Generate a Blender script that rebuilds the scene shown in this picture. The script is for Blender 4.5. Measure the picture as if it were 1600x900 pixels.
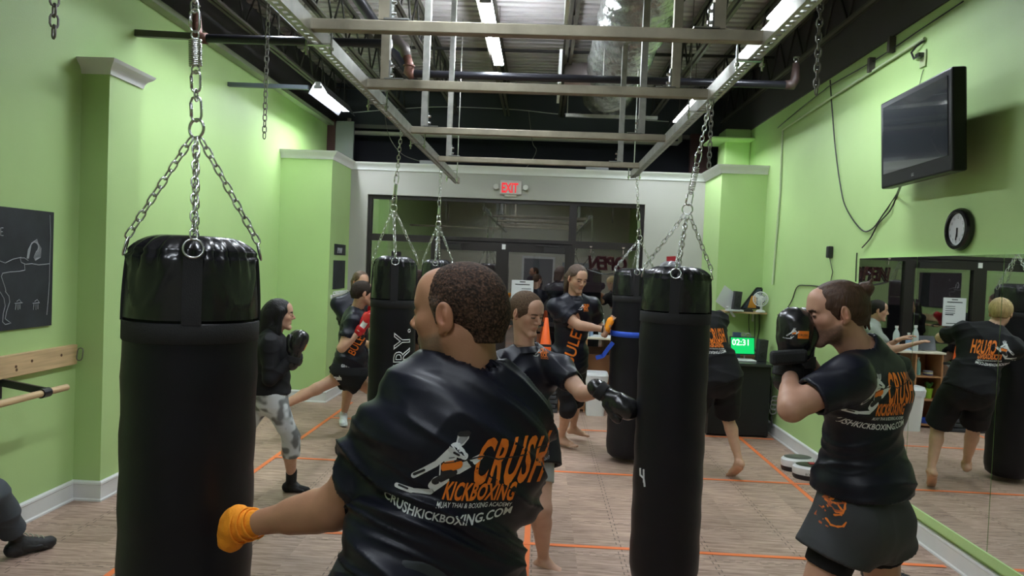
import bpy, bmesh, math, random
import numpy as np
from mathutils import Vector, Matrix
from mathutils.bvhtree import BVHTree
random.seed(7)
for _o in list(bpy.data.objects): bpy.data.objects.remove(_o, do_unlink=True)
SC = bpy.context.scene
COL = SC.collection
# ------------------------------------------------------------ camera
F = 1150.0
CAM = np.array([0.0, 0.0, 1.8])
XC = np.array([0.99838745, -0.04138458, -0.03885637])   # world X axis seen in (right, up, forward)
YC = np.array([0.04001067, 0.02743867, 0.99882244])
ZC = np.array([0.04026968, 0.99876646, -0.02905025])
cam_d = bpy.data.cameras.new('camera'); cam = bpy.data.objects.new('camera', cam_d); COL.objects.link(cam)
cam_d.sensor_width = 36.0; cam_d.lens = 36.0 * F / 1600.0; cam_d.clip_start = 0.05; cam_d.clip_end = 300
rgt = Vector((XC[0], YC[0], ZC[0])).normalized(); fw = Vector((XC[2], YC[2], ZC[2])).normalized()
upv = rgt.cross(fw).normalized()
M = Matrix((rgt, upv, -fw)).transposed().to_4x4(); M.translation = Vector(CAM)
cam.matrix_world = M
SC.camera = cam
SC.view_settings.view_transform = 'Standard'; SC.view_settings.look = 'None'
SC.view_settings.gamma = 1; SC.view_settings.use_curve_mapping = False
SC.view_settings.exposure = 0.0
LAMP = 140.0      # strength of the fluorescent tubes
# ------------------------------------------------------------ world: dusk sky outside
W = bpy.data.worlds.new('world'); SC.world = W; W.use_nodes = True
wn = W.node_tree.nodes; wl = W.node_tree.links
tc = wn.new('ShaderNodeTexCoord'); sp = wn.new('ShaderNodeSeparateXYZ'); cr = wn.new('ShaderNodeValToRGB')
wl.new(tc.outputs['Generated'], sp.inputs[0]); wl.new(sp.outputs['Z'], cr.inputs[0])
cr.color_ramp.elements[0].color = (0.30, 0.20, 0.22, 1); cr.color_ramp.elements[1].color = (0.10, 0.09, 0.14, 1)
cr.color_ramp.elements[1].position = 0.6
wl.new(cr.outputs[0], wn['Background'].inputs[0]); wn['Background'].inputs[1].default_value = 0.10

def ray(px, py):
    c = np.array([(px - 800) / F, -(py - 450) / F, 1.0])
    return np.array([c @ XC, c @ YC, c @ ZC])
def P(px, py, Y):            # the point at depth Y in the room
    d = ray(px, py); return d * Y / d[1] + CAM
def PX(px, py, X):
    d = ray(px, py); return d * X / d[0] + CAM
def V3(*a): return np.array(a if len(a) > 1 else a[0], dtype=float)
def nrm(v): v = np.asarray(v, float); return v / np.linalg.norm(v)

# ------------------------------------------------------------ materials
MATS = {}
def mat(name, col, rough=0.5, metal=0.0, spec=0.5, noise=0.0, nscale=8.0, bump=0.0, bscale=60.0, coat=0.0, emit=None, es=0.0, attr=False, sheen=0.0, stretch=None):
    if name in MATS: return MATS[name]
    m = bpy.data.materials.new(name); m.use_nodes = True; nt = m.node_tree; N = nt.nodes; L = nt.links
    b = N['Principled BSDF']; b.inputs['Roughness'].default_value = rough; b.inputs['Metallic'].default_value = metal
    b.inputs['Specular IOR Level'].default_value = spec; b.inputs['Coat Weight'].default_value = coat
    b.inputs['Sheen Weight'].default_value = sheen
    b.inputs['Base Color'].default_value = (*col, 1)
    src = None
    if attr:
        a = N.new('ShaderNodeAttribute'); a.attribute_name = 'Col'; src = a.outputs['Color']
    if noise > 0 or bump > 0:
        t = N.new('ShaderNodeTexCoord'); co = t.outputs['Object']
        if stretch:
            mp = N.new('ShaderNodeMapping'); mp.inputs['Scale'].default_value = stretch; L.new(co, mp.inputs[0]); co = mp.outputs[0]
    if noise > 0:
        n = N.new('ShaderNodeTexNoise'); n.inputs['Scale'].default_value = nscale; n.inputs['Detail'].default_value = 5; L.new(co, n.inputs['Vector'])
        r = N.new('ShaderNodeMapRange'); r.inputs['From Min'].default_value = .25; r.inputs['From Max'].default_value = .75
        r.inputs['To Min'].default_value = 1 - noise; r.inputs['To Max'].default_value = 1 + noise; L.new(n.outputs['Fac'], r.inputs['Value'])
        x = N.new('ShaderNodeVectorMath'); x.operation = 'SCALE'; L.new(r.outputs[0], x.inputs['Scale'])
        if src: L.new(src, x.inputs[0])
        else: x.inputs[0].default_value = col
        src = x.outputs[0]
    if src: L.new(src, b.inputs['Base Color'])
    if bump > 0:
        n2 = N.new('ShaderNodeTexNoise'); n2.inputs['Scale'].default_value = bscale; n2.inputs['Detail'].default_value = 4; L.new(co, n2.inputs['Vector'])
        bp = N.new('ShaderNodeBump'); bp.inputs['Strength'].default_value = bump; bp.inputs['Distance'].default_value = 0.01
        L.new(n2.outputs['Fac'], bp.inputs['Height']); L.new(bp.outputs[0], b.inputs['Normal'])
    if emit:
        b.inputs['Emission Color'].default_value = (*emit, 1); b.inputs['Emission Strength'].default_value = es
    MATS[name] = m; return m
GREEN = mat('green paint', (0.43, 0.615, 0.25), .55, noise=.04, nscale=1.5, bump=.08, bscale=90)
GREY = mat('beige grey paint', (0.36, 0.355, 0.315), .6, noise=.03, nscale=2)
WHITE = mat('white trim paint', (0.72, 0.73, 0.72), .4, noise=.03)
BEIGE = mat('beige paint', (0.62, 0.60, 0.50), .6)
DARKW = mat('dark ceiling paint', (0.045, 0.05, 0.062), .7, noise=.1, nscale=2)
BEAM = mat('dark beam paint', (0.05, 0.045, 0.05), .6, noise=.12, nscale=3)
VOID = mat('black paint', (0.012, 0.012, 0.02), .8)
BRONZE = mat('dark bronze metal', (0.022, 0.018, 0.017), .38, .3)
GALV = mat('galvanized steel', (0.42, 0.42, 0.38), .36, .9, noise=.25, nscale=14, bump=.05, bscale=30)
TUBE = mat('dull steel tube', (0.30, 0.27, 0.20), .45, .75, noise=.25, nscale=9)
CHROME = mat('zinc chain', (0.62, 0.64, 0.62), .24, 1.0)
OLDCH = mat('dull chain', (0.22, 0.21, 0.19), .4, .9)
JOIST = mat('joist paint', (0.12, 0.11, 0.09), .55, .2, noise=.2, nscale=6)
JOISTD = mat('dark joist paint', (0.035, 0.032, 0.03), .55, .2)
PIPEB = mat('black pipe', (0.018, 0.018, 0.024), .28, .3)
PIPER = mat('red oxide pipe fitting', (0.14, 0.06, 0.045), .5, .2, noise=.3, nscale=20)
PIPEW = mat('pale pipe', (0.5, 0.47, 0.4), .5)
VINYL = mat('black vinyl', (0.009, 0.009, 0.011), .25, spec=.5, bump=.05, bscale=25)
VINYLM = mat('matte black vinyl', (0.008, 0.008, 0.011), .45, spec=.26, bump=.12, bscale=14)
STRAP = mat('black webbing', (0.01, 0.01, 0.011), .8, bump=.3, bscale=300)
SHIRT = mat('black polyester', (0.008, 0.009, 0.017), .42, spec=.28, bump=.05, bscale=420)
SHIRTM = mat('black cotton', (0.009, 0.009, 0.011), .75, spec=.25)
SHORTC = mat('charcoal shorts fabric', (0.035, 0.037, 0.040), .7, bump=.1, bscale=300)
SKIN = mat('skin', (.5, .3, .2), .48, spec=.4, attr=True, noise=.06, nscale=25, bump=.06, bscale=220)
HAIR = mat('hair', (.05, .03, .02), .75, spec=.2, attr=True, noise=.45, nscale=120, bump=.5, bscale=160)
LONGHAIR = mat('long hair', (.05, .03, .02), .5, spec=.3, attr=True, noise=.35, nscale=30, bump=.5, bscale=60, stretch=(3, 3, .35))
GLOVE = mat('black glove leather', (0.012, 0.012, 0.013), .27, spec=.6)
REDGL = mat('red glove leather', (0.50, 0.012, 0.018), .4)
ORANGE = mat('orange print', (0.90, 0.22, 0.015), .6)
WHITEP = mat('white print', (0.75, 0.77, 0.78), .6)
GREYP = mat('grey print', (0.35, 0.36, 0.38), .6)
WRAP = mat('orange hand wrap', (0.95, 0.33, 0.012), .8, noise=.1, nscale=15, bump=.25, bscale=200)
TAPE = mat('orange floor tape', (0.85, 0.20, 0.05), .5)
BLUE = mat('blue strap', (0.02, 0.09, 0.60), .6)
WOOD = mat('pine wood', (0.58, 0.41, 0.22), .55, noise=.22, nscale=6, stretch=(2, .5, 8))
OAK = mat('shelf wood', (0.40, 0.20, 0.09), .5, noise=.12, nscale=5, stretch=(1, 6, 1))
PLAS = mat('black plastic', (0.012, 0.012, 0.014), .35)
WPLAS = mat('white plastic', (0.72, 0.73, 0.72), .35)
CONE = mat('orange cone plastic', (0.90, 0.13, 0.02), .4)
BLACKB = mat('blackboard paint', (0.016, 0.019, 0.024), .6, noise=.5, nscale=5)
CHALK = mat('chalk', (0.45, 0.47, 0.49), .9)
PAPER = mat('white paper', (0.62, 0.64, 0.66), .7)
MIRROR = mat('mirror glass', (0.80, 0.83, 0.80), .01, 1.0)
SOCKB = mat('black sock', (0.012, 0.012, 0.013), .85)
SOCKW = mat('white sock', (0.62, 0.66, 0.68), .8)
EYE = mat('eye', (.5, .5, .5), .15, attr=True)

def glassmat():
    m = bpy.data.materials.new('window glass'); m.use_nodes = True; nt = m.node_tree; N = nt.nodes; L = nt.links
    for n in list(N): N.remove(n)
    o = N.new('ShaderNodeOutputMaterial'); mx = N.new('ShaderNodeMixShader'); tr = N.new('ShaderNodeBsdfTransparent'); gl = N.new('ShaderNodeBsdfGlossy')
    fr = N.new('ShaderNodeFresnel'); fr.inputs[0].default_value = 1.5
    mr = N.new('ShaderNodeMapRange'); mr.inputs['To Min'].default_value = .26; mr.inputs['To Max'].default_value = 1.0
    gl.inputs['Roughness'].default_value = 0.0; gl.inputs['Color'].default_value = (.95, .95, .95, 1); tr.inputs[0].default_value = (.75, .75, .78, 1)
    L.new(fr.outputs[0], mr.inputs[0]); L.new(mr.outputs[0], mx.inputs[0]); L.new(tr.outputs[0], mx.inputs[1]); L.new(gl.outputs[0], mx.inputs[2]); L.new(mx.outputs[0], o.inputs[0])
    return m
GLASS = glassmat()

# ------------------------------------------------------------ mesh builder
class MB:
    def __init__(s): s.v = []; s.f = []; s.m = []; s.mi = 0
    def quadbox(s, c, x, y, z):       # centre + three half axes
        c, x, y, z = map(V3, (c, x, y, z)); b = len(s.v)
        for i in (-1, 1):
            for j in (-1, 1):
                for k in (-1, 1): s.v.append(tuple(c + i * x + j * y + k * z))
        for q in ((0, 1, 3, 2), (4, 6, 7, 5), (0, 4, 5, 1), (2, 3, 7, 6), (0, 2, 6, 4), (1, 5, 7, 3)):
            s.f.append([b + t for t in q]); s.m.append(s.mi)
        return s
    def box(s, a, b):
        a, b = V3(a), V3(b); c = (a + b) / 2; h = np.abs(b - a) / 2
        return s.quadbox(c, (h[0], 0, 0), (0, h[1], 0), (0, 0, h[2]))
    def bar(s, a, b, w, h, up=(0, 0, 1)):
        a, b = V3(a), V3(b); d = nrm(b - a); r = np.cross(d, V3(up))
        if np.linalg.norm(r) < 1e-4: r = np.cross(d, V3(0, 1, 0))
        r = nrm(r); u = np.cross(r, d)
        return s.quadbox((a + b) / 2, (b - a) / 2, r * w / 2, u * h / 2)
    def tube(s, pts, r, n=8, closed=False, cap=True):
        pts = [V3(p) for p in pts]; m = len(pts); rr = r if hasattr(r, '__len__') else [r] * m
        b = len(s.v); up = None
        for i, p in enumerate(pts):
            if closed: d = pts[(i + 1) % m] - pts[i - 1]
            else: d = pts[min(i + 1, m - 1)] - pts[max(i - 1, 0)]
            d = nrm(d)
            if up is None:
                up = np.cross(d, V3(0, 0, 1))
                if np.linalg.norm(up) < .1: up = np.cross(d, V3(1, 0, 0))
            up = up - d * (up @ d); up = nrm(up); w = np.cross(d, up)
            for k in range(n):
                a = 2 * math.pi * k / n; s.v.append(tuple(p + rr[i] * (math.cos(a) * up + math.sin(a) * w)))
        for i in range(m if closed else m - 1):
            j = (i + 1) % m
            for k in range(n):
                l = (k + 1) % n; s.f.append([b + i * n + k, b + i * n + l, b + j * n + l, b + j * n + k]); s.m.append(s.mi)
        if cap and not closed:
            s.f.append([b + k for k in range(n)][::-1]); s.m.append(s.mi)
            s.f.append([b + (m - 1) * n + k for k in range(n)]); s.m.append(s.mi)
        return s
    def ring(s, c, ax, R, r, n=20, k=8):
        ax = nrm(ax); u = np.cross(ax, V3(0, 0, 1))
        if np.linalg.norm(u) < .1: u = np.cross(ax, V3(1, 0, 0))
        u = nrm(u); w = np.cross(ax, u)
        return s.tube([V3(c) + R * (math.cos(2 * math.pi * i / n) * u + math.sin(2 * math.pi * i / n) * w) for i in range(n)], r, k, True)
    def link(s, c, d, w, L, W, r, n=6):     # one stadium link: d along, w across
        d, w, c = nrm(d), nrm(w), V3(c); pts = []
        a = (L - W) / 2
        for k in range(5):
            t = math.pi * k / 4; pts.append(c + d * (a + W / 2 * math.sin(t)) + w * (W / 2 * math.cos(t)))
        for k in range(5):
            t = math.pi * k / 4; pts.append(c - d * (a + W / 2 * math.sin(t)) - w * (W / 2 * math.cos(t)))
        return s.tube(pts, r, n, True)
    def chain(s, a, b, L=.034, W=.019, r=.0026, n=6, sag=0):
        a, b = V3(a), V3(b); D = np.linalg.norm(b - a); d = (b - a) / D; cnt = max(2, int(round(D / (L - 2.6 * r)))); st = D / cnt
        u = np.cross(d, V3(.3, 1, .2)); u = nrm(u); w = np.cross(d, u)
        for i in range(cnt):
            ang = .35 + (i % 2) * math.pi / 2 + .1 * math.sin(i * 1.7)
            s.link(a + d * (i + .5) * st, d, math.cos(ang) * u + math.sin(ang) * w, L, W, r, n)
        return s
    def lathe(s, prof, c=(0, 0, 0), n=24, ax=(0, 0, 1), cap=True):
        ax = nrm(ax); u = np.cross(ax, V3(0, 1, 0))
        if np.linalg.norm(u) < .1: u = np.cross(ax, V3(1, 0, 0))
        u = nrm(u); w = np.cross(ax, u); c = V3(c); b = len(s.v)
        for r, z in prof:
            for k in range(n):
                a = 2 * math.pi * k / n; s.v.append(tuple(c + ax * z + max(r, 1e-4) * (math.cos(a) * u + math.sin(a) * w)))
        for i in range(len(prof) - 1):
            for k in range(n):
                l = (k + 1) % n; s.f.append([b + i * n + k, b + i * n + l, b + (i + 1) * n + l, b + (i + 1) * n + k]); s.m.append(s.mi)
        if cap:
            s.f.append([b + k for k in range(n)][::-1]); s.m.append(s.mi)
            s.f.append([b + (len(prof) - 1) * n + k for k in range(n)]); s.m.append(s.mi)
        return s
    def sphere(s, c, r, n=14, m=9):
        return s.lathe([(r * math.sin(math.pi * i / m), -r * math.cos(math.pi * i / m)) for i in range(m + 1)], c, n)
    def poly(s, pts, th=0.0, nvec=(0, 0, 1)):
        b = len(s.v); n = V3(nvec); k = len(pts)
        if th == 0:
            for p in pts: s.v.append(tuple(p))
            s.f.append(list(range(b, b + k))); s.m.append(s.mi); return s
        for p in pts: s.v.append(tuple(V3(p) + n * th / 2))
        for p in pts: s.v.append(tuple(V3(p) - n * th / 2))
        s.f.append(list(range(b, b + k))); s.f.append(list(range(b + k, b + 2 * k))[::-1]); s.m += [s.mi, s.mi]
        for i in range(k):
            j = (i + 1) % k; s.f.append([b + i, b + k + i, b + k + j, b + j]); s.m.append(s.mi)
        return s
    def build(s, name, m, parent=None, smooth=False, bevel=0):
        me = bpy.data.meshes.new(name); me.from_pydata(s.v, [], s.f)
        ms = m if isinstance(m, (list, tuple)) else [m]
        for q in ms: me.materials.append(q)
        if len(ms) > 1: me.polygons.foreach_set('material_index', s.m)
        if smooth is True: me.polygons.foreach_set('use_smooth', [True] * len(me.polygons))
        me.update()
        o = bpy.data.objects.new(name, me); COL.objects.link(o)
        bm = bmesh.new(); bm.from_mesh(me); bmesh.ops.recalc_face_normals(bm, faces=bm.faces); bm.to_mesh(me); bm.free()
        if bevel:
            bv = o.modifiers.new('bevel', 'BEVEL'); bv.width = bevel; bv.segments = 2; bv.limit_method = 'ANGLE'
        if smooth == 'auto':
            me.polygons.foreach_set('use_smooth', [True] * len(me.polygons))
            try: me.set_sharp_from_angle(angle=math.radians(35))
            except Exception: pass
        if parent: attach(o, parent)
        return o
def attach(o, parent):
    o.parent = parent
    o.matrix_parent_inverse = parent.matrix_basis.inverted()
def tag(o, label, cat, group=None):
    o['label'] = label; o['category'] = cat
    if group: o['group'] = group
    return o
def thing(name, loc, label, cat, group=None):
    e = bpy.data.objects.new(name, None); e.empty_display_size = .1; e.location = tuple(loc); COL.objects.link(e)
    return tag(e, label, cat, group)
def struct(name, mb, m, parent=None, **k):
    o = mb.build(name, m, parent, **k)
    if not parent: o['kind'] = 'structure'
    return o

# ------------------------------------------------------------ the room shell
XL, XR, YB, YF = -3.3, 2.7, -3.0, 10.0
TH = .2
# floor material: interlocking wood-look foam tiles
def floor_mat():
    m = bpy.data.materials.new('wood look foam tiles'); m.use_nodes = True; nt = m.node_tree; N = nt.nodes; L = nt.links
    b = N['Principled BSDF']; b.inputs['Roughness'].default_value = .5; b.inputs['Specular IOR Level'].default_value = .35
    g = N.new('ShaderNodeTexCoord'); s = N.new('ShaderNodeSeparateXYZ'); L.new(g.outputs['Object'], s.inputs[0])
    def mth(op, a, b2=None, c=None):
        n = N.new('ShaderNodeMath'); n.operation = op
        for i, v in enumerate((a, b2, c)):
            if v is None: continue
            if isinstance(v, (int, float)): n.inputs[i].default_value = v
            else: L.new(v, n.inputs[i])
        return n.outputs[0]
    T = .58
    def seam(a, o):     # dark zig-zag seam along multiples of T
        z = mth('PINGPONG', o, .04); z = mth('GREATER_THAN', z, .02); z = mth('MULTIPLY', mth('SUBTRACT', z, .5), .026)
        d = mth('PINGPONG', mth('ADD', a, z), T / 2)
        return mth('LESS_THAN', d, .0034)
    sx, sy = s.outputs['X'], s.outputs['Y']
    se = mth('MAXIMUM', seam(sx, sy), seam(sy, sx))
    plank = mth('LESS_THAN', mth('PINGPONG', mth('ADD', sy, .05), .0725), .0012)
    # tile id and its own tone
    cx = mth('FLOOR', mth('DIVIDE', mth('ADD', sx, T / 2), T)); cy = mth('FLOOR', mth('DIVIDE', mth('ADD', sy, T / 2), T))
    cb = N.new('ShaderNodeCombineXYZ'); L.new(cx, cb.inputs[0]); L.new(cy, cb.inputs[1])
    wn_ = N.new('ShaderNodeTexWhiteNoise'); L.new(cb.outputs[0], wn_.inputs['Vector'])
    mp = N.new('ShaderNodeMapping'); mp.inputs['Scale'].default_value = (2.2, 22, 1); mp.inputs['Rotation'].default_value = (0, 0, .0); L.new(g.outputs['Object'], mp.inputs[0])
    mp2 = N.new('ShaderNodeMapping'); mp2.inputs['Scale'].default_value = (22, 2.2, 1); L.new(g.outputs['Object'], mp2.inputs[0]); sel = N.new('ShaderNodeMix'); sel.data_type = 'VECTOR'; L.new(mth('GREATER_THAN', wn_.outputs['Value'], 1.1), sel.inputs[0]); L.new(mp.outputs[0], sel.inputs[4]); L.new(mp2.outputs[0], sel.inputs[5])
    off = N.new('ShaderNodeVectorMath'); off.operation = 'ADD'; L.new(sel.outputs[1], off.inputs[0]); L.new(wn_.outputs['Color'], off.inputs[1])
    n1 = N.new('ShaderNodeTexNoise'); n1.inputs['Scale'].default_value = 2.2; n1.inputs['Detail'].default_value = 8; n1.inputs['Roughness'].default_value = .65; L.new(off.outputs[0], n1.inputs['Vector'])
    n2 = N.new('ShaderNodeTexNoise'); n2.inputs['Scale'].default_value = 1.1; n2.inputs['Detail'].default_value = 4; L.new(g.outputs['Object'], n2.inputs['Vector'])
    r = N.new('ShaderNodeValToRGB'); L.new(n1.outputs['Fac'], r.inputs[0])
    e = r.color_ramp.elements; e[0].position = .28; e[0].color = (.20, .115, .085, 1); e[1].position = .72; e[1].color = (.62, .45, .365, 1)
    k = e.new(.5); k.color = (.42, .29, .225, 1)
    r2 = N.new('ShaderNodeMapRange'); r2.inputs['From Min'].default_value = .3; r2.inputs['From Max'].default_value = .7; r2.inputs['To Min'].default_value = .80; r2.inputs['To Max'].default_value = 1.12; L.new(n2.outputs['Fac'], r2.inputs[0])
    r3 = N.new('ShaderNodeMapRange'); r3.inputs['To Min'].default_value = .88; r3.inputs['To Max'].default_value = 1.1; L.new(wn_.outputs['Value'], r3.inputs[0])
    f = mth('MULTIPLY', r2.outputs[0], r3.outputs[0])
    f = mth('MULTIPLY', f, mth('SUBTRACT', 1.0, mth('MULTIPLY', se, .62)))
    f = mth('MULTIPLY', f, mth('SUBTRACT', 1.0, mth('MULTIPLY', plank, .3)))
    x = N.new('ShaderNodeVectorMath'); x.operation = 'SCALE'; L.new(r.outputs[0], x.inputs[0]); L.new(f, x.inputs['Scale']); L.new(x.outputs[0], b.inputs['Base Color'])
    bp = N.new('ShaderNodeBump'); bp.inputs['Strength'].default_value = .25; bp.inputs['Distance'].default_value = .004; L.new(n1.outputs['Fac'], bp.inputs['Height']); L.new(bp.outputs[0], b.inputs['Normal'])
    return m
struct('floor', MB().box((XL - TH, YB - TH, -.1), (XR + TH, YF + .25, 0)), floor_mat())
struct('wall_left', MB().box((XL - TH, YB, 0), (XL, 11.8, 3.81)), GREEN)
struct('wall_right', MB().box((XR, YB, 0), (XR + TH, 11.8, 3.74)), GREEN)
struct('wall_back', MB().box((XL - TH, YB - TH, 0), (XR + TH, YB, 4.6)), BEIGE)
# pilaster on the left wall and the two end boxes beside the storefront
def pilaster(name, x0, x1, y0, y1, z1, m=GREEN): return struct(name, MB().box((x0, y0, 0), (x1, y1, z1)), m)
pilaster('wall_pilaster', XL, -3.1, 5.12, 5.53, 3.05)
pilaster('wall_box_left', XL, -2.65, 9.1, YF, 3.04)
pilaster('wall_box_right', 2.15, XR, 9.1, YF, 3.04)
# storefront wall with opening X -2.41..1.36, Z 0..2.71
mb = MB(); mb.box((-2.66, YF, 0), (-2.41, YF + .2, 3.06)); mb.box((1.36, YF, 0), (2.16, YF + .2, 3.06)); mb.box((-2.41, YF, 2.71), (1.36, YF + .2, 3.06))
struct('wall_front', mb, GREY)
# crown mouldings: profile swept along a polyline in XY
def sweep(mb, path, prof, closed=False):
    pts = [V3(p[0], p[1], 0) for p in path]; n = len(pts); b = len(mb.v); k = len(prof)
    for i, p in enumerate(pts):
        ds = []
        if i > 0: ds.append(nrm(p - pts[i - 1]))
        if i < n - 1: ds.append(nrm(pts[i + 1] - p))
        nn = [V3(d[1], -d[0], 0) for d in ds]; o = sum(nn); o = o / (o @ nn[0]) if len(nn) > 1 else nn[0]
        for (u, z) in prof: mb.v.append(tuple(p + o * u + V3(0, 0, z)))
    for i in range(n - 1):
        for j in range(k):
            l = (j + 1) % k; mb.f.append([b + i * k + j, b + i * k + l, b + (i + 1) * k + l, b + (i + 1) * k + j]); mb.m.append(mb.mi)
    mb.f.append([b + j for j in range(k)][::-1]); mb.f.append([b + (n - 1) * k + j for j in range(k)]); mb.m += [mb.mi] * 2
    return mb
crown = [(-.01, -.10), (.012, -.10), (.016, -.075), (.03, -.05), (.06, -.025), (.066, -.018), (.075, 0), (-.01, 0)]
def crownat(z): return [(u, z + w) for u, w in crown]
struct('trim_1', sweep(MB(), [(XL, 9.1), (-2.65, 9.1), (-2.65, YF), (2.15, YF), (2.15, 9.1), (XR, 9.1)], crownat(3.14)), WHITE, smooth='auto')
struct('trim_2', sweep(MB(), [(XL, 5.12), (-3.1, 5.12), (-3.1, 5.53), (XL, 5.53)], crownat(3.14)), WHITE, smooth='auto')
base = [(0, 0), (.022, 0), (.022, .012), (.014, .02), (.014, .115), (.02, .122), (.018, .135), (.006, .145), (0, .145)]
struct('baseboard_left', sweep(MB(), [(XL, YB), (XL, 5.12), (-3.1, 5.12), (-3.1, 5.53), (XL, 5.53), (XL, 9.1), (-2.65, 9.1), (-2.65, YF)], base), WHITE, smooth='auto')
struct('baseboard_right', sweep(MB(), [(2.15, YF), (2.15, 9.1), (XR, 9.1), (XR, YB)], base), WHITE, smooth='auto')
# ceiling: ribbed metal deck
mb = MB(); y = YB; prof = []
while y < 11.6:
    prof += [(y, 4.56), (y + .085, 4.56), (y + .09, 4.65), (y + .145, 4.65)]; y += .15
vb = []
for (yy, zz) in prof:
    mb.v.append((XL - TH, yy, zz)); mb.v.append((XR + TH + .2, yy, zz))
for i in range(len(prof) - 1):
    mb.f.append([2 * i, 2 * i + 1, 2 * i + 3, 2 * i + 2]); mb.m.append(0)
nb_ = len(mb.v); mb.box((XL - TH, YB, 4.66), (XR + TH + .2, 11.8, 4.75))
struct('ceiling', mb, mat('deck paint', (0.62, 0.58, 0.57), .38, .15, noise=.12, nscale=3))
# side beams and header
struct('wall_beam_right', MB().box((XR - .02, YB, 3.73), (XR + TH + .2, 11.6, 4.58)), BEAM)
mb = MB(); mb.box((XL - TH, YB, 3.86), (XL - .02, 11.6, 4.58)); struct('wall_beam_left', mb, BEAM)
struct('trim_3', MB().box((XL - .06, YB, 3.81), (XL + .10, 11.6, 3.86)), mat('pale flange', (0.30, 0.34, 0.24), .5))
struct('wall_header', MB().box((XL - TH, 11.5, 3.9), (XR + TH, 11.6, 4.6)), DARKW)
struct('trim_4', MB().box((XL, 11.42, 3.86), (XR, 11.5, 3.92)), mat('pale header angle', (.16, .15, .15), .5, .3))
struct('wall_void', MB().box((XL - TH, 11.8, 2.0), (XR + TH, 11.9, 4.0)), VOID)
struct('wall_void_floor', MB().box((XL, YF + .2, 2.9), (XR, 11.8, 3.0)), VOID)
mb = MB(); mb.box((-3.72 + .42, 11.0, 3.0), (-3.52 + .34, 11.1, 3.9)); mb.box((2.16, 11.2, 3.0), (2.45, 11.3, 3.9)); struct('wall_column', mb, mat('red oxide steel', (.06, .018, .018), .6))
struct('wall_panel', MB().box((-3.17, 11.0, 3.0), (-2.9, 11.06, 3.88)), mat('grey panel', (.22, .23, .22), .6))
mb = MB(); mb.box((2.36, 9.9, 3.14), (XR, 10.3, 3.74)); mb.box((2.15, 9.7, 3.56), (XR, 10.3, 3.6)); struct('wall_ledge', mb, GREEN, bevel=.02)

# ------------------------------------------------------------ storefront: windows and doors
def frame_bar(mb, x0, x1, z0, z1, y0=YF + .05, y1=YF + .15): mb.box((x0, y0, z0), (x1, y1, z1))
def window(n, x0, x1, z0, z1, fw=.045):
    e = bpy.data.objects.new('window_%d' % n, None); COL.objects.link(e); e['kind'] = 'structure'; e.location = ((x0 + x1) / 2, YF + .1, z0)
    mb = MB(); frame_bar(mb, x0, x0 + fw, z0, z1); frame_bar(mb, x1 - fw, x1, z0, z1); frame_bar(mb, x0 + fw, x1 - fw, z0, z0 + fw); frame_bar(mb, x0 + fw, x1 - fw, z1 - fw, z1)
    mb.build('window_frame', BRONZE, e)
    MB().box((x0 + fw, YF + .095, z0 + fw), (x1 - fw, YF + .10, z1 - fw)).build('glass_pane', GLASS, e)
    return e
window(1, -2.41, -1.48, 0, 2.13)
window(2, .40, 1.36, 0, 2.13)
window(3, -2.41, .40, 2.13, 2.71, .05)
window(4, .40, 1.36, 2.13, 2.71, .05)
def door(n, x0, x1, hinge):
    e = bpy.data.objects.new('door_%d' % n, None); COL.objects.link(e); e['kind'] = 'structure'; e.location = ((x0 + x1) / 2, YF + .1, 0)
    mb = MB(); frame_bar(mb, x0, x0 + .085, .01, 2.12); frame_bar(mb, x1 - .085, x1, .01, 2.12); frame_bar(mb, x0 + .085, x1 - .085, .01, .2); frame_bar(mb, x0 + .085, x1 - .085, 2.0, 2.12)
    mb.build('door_frame', BRONZE, e)
    MB().box((x0 + .085, YF + .095, .2), (x1 - .085, YF + .10, 2.0)).build('glass_pane', GLASS, e)
    mb = MB(); mb.bar((x0 + .06, YF + .02, 1.03), (x1 - .06, YF + .02, 1.03), .03, .05); mb.box((x0 + .05, YF + .01, .99), (x0 + .10, YF + .06, 1.07)); mb.box((x1 - .10, YF + .01, .99), (x1 - .05, YF + .06, 1.07))
    mb.build('push_bar', PLAS, e)
    xx = x1 - .08 if hinge > 0 else x0 + .08
    mb = MB(); mb.box((xx - .30 * hinge, YF - .03, 2.0), (xx - .02 * hinge, YF + .045, 2.075)); mb.bar((xx - .1 * hinge, YF + .0, 2.09), (xx - .42 * hinge, YF + .02, 2.10), .02, .008)
    mb.build('door_closer', mat('dark closer metal', (.03, .028, .027), .4, .5), e, bevel=.006)
    return e
door(1, -1.48, -.54, -1); d2 = door(2, -.54, .40, 1)
MB().box((-.55, YF + .03, 2.03), (-.50, YF + .05, 2.10)).build('door_contact', WPLAS, d2)
mb = MB().box((-.50, YF + .035, 1.22), (-.42, YF + .05, 1.25)).box((-.52, YF + .03, 1.19), (-.48, YF + .05, 1.29)); mb.build('door_handle', CHROME, d2)
# outside: pavement, trees against the dusk sky
struct('ground_outside', MB().box((-40, YF + .25, -.12), (40, 60, -.02)), mat('asphalt', (.03, .03, .032), .9))
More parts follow.
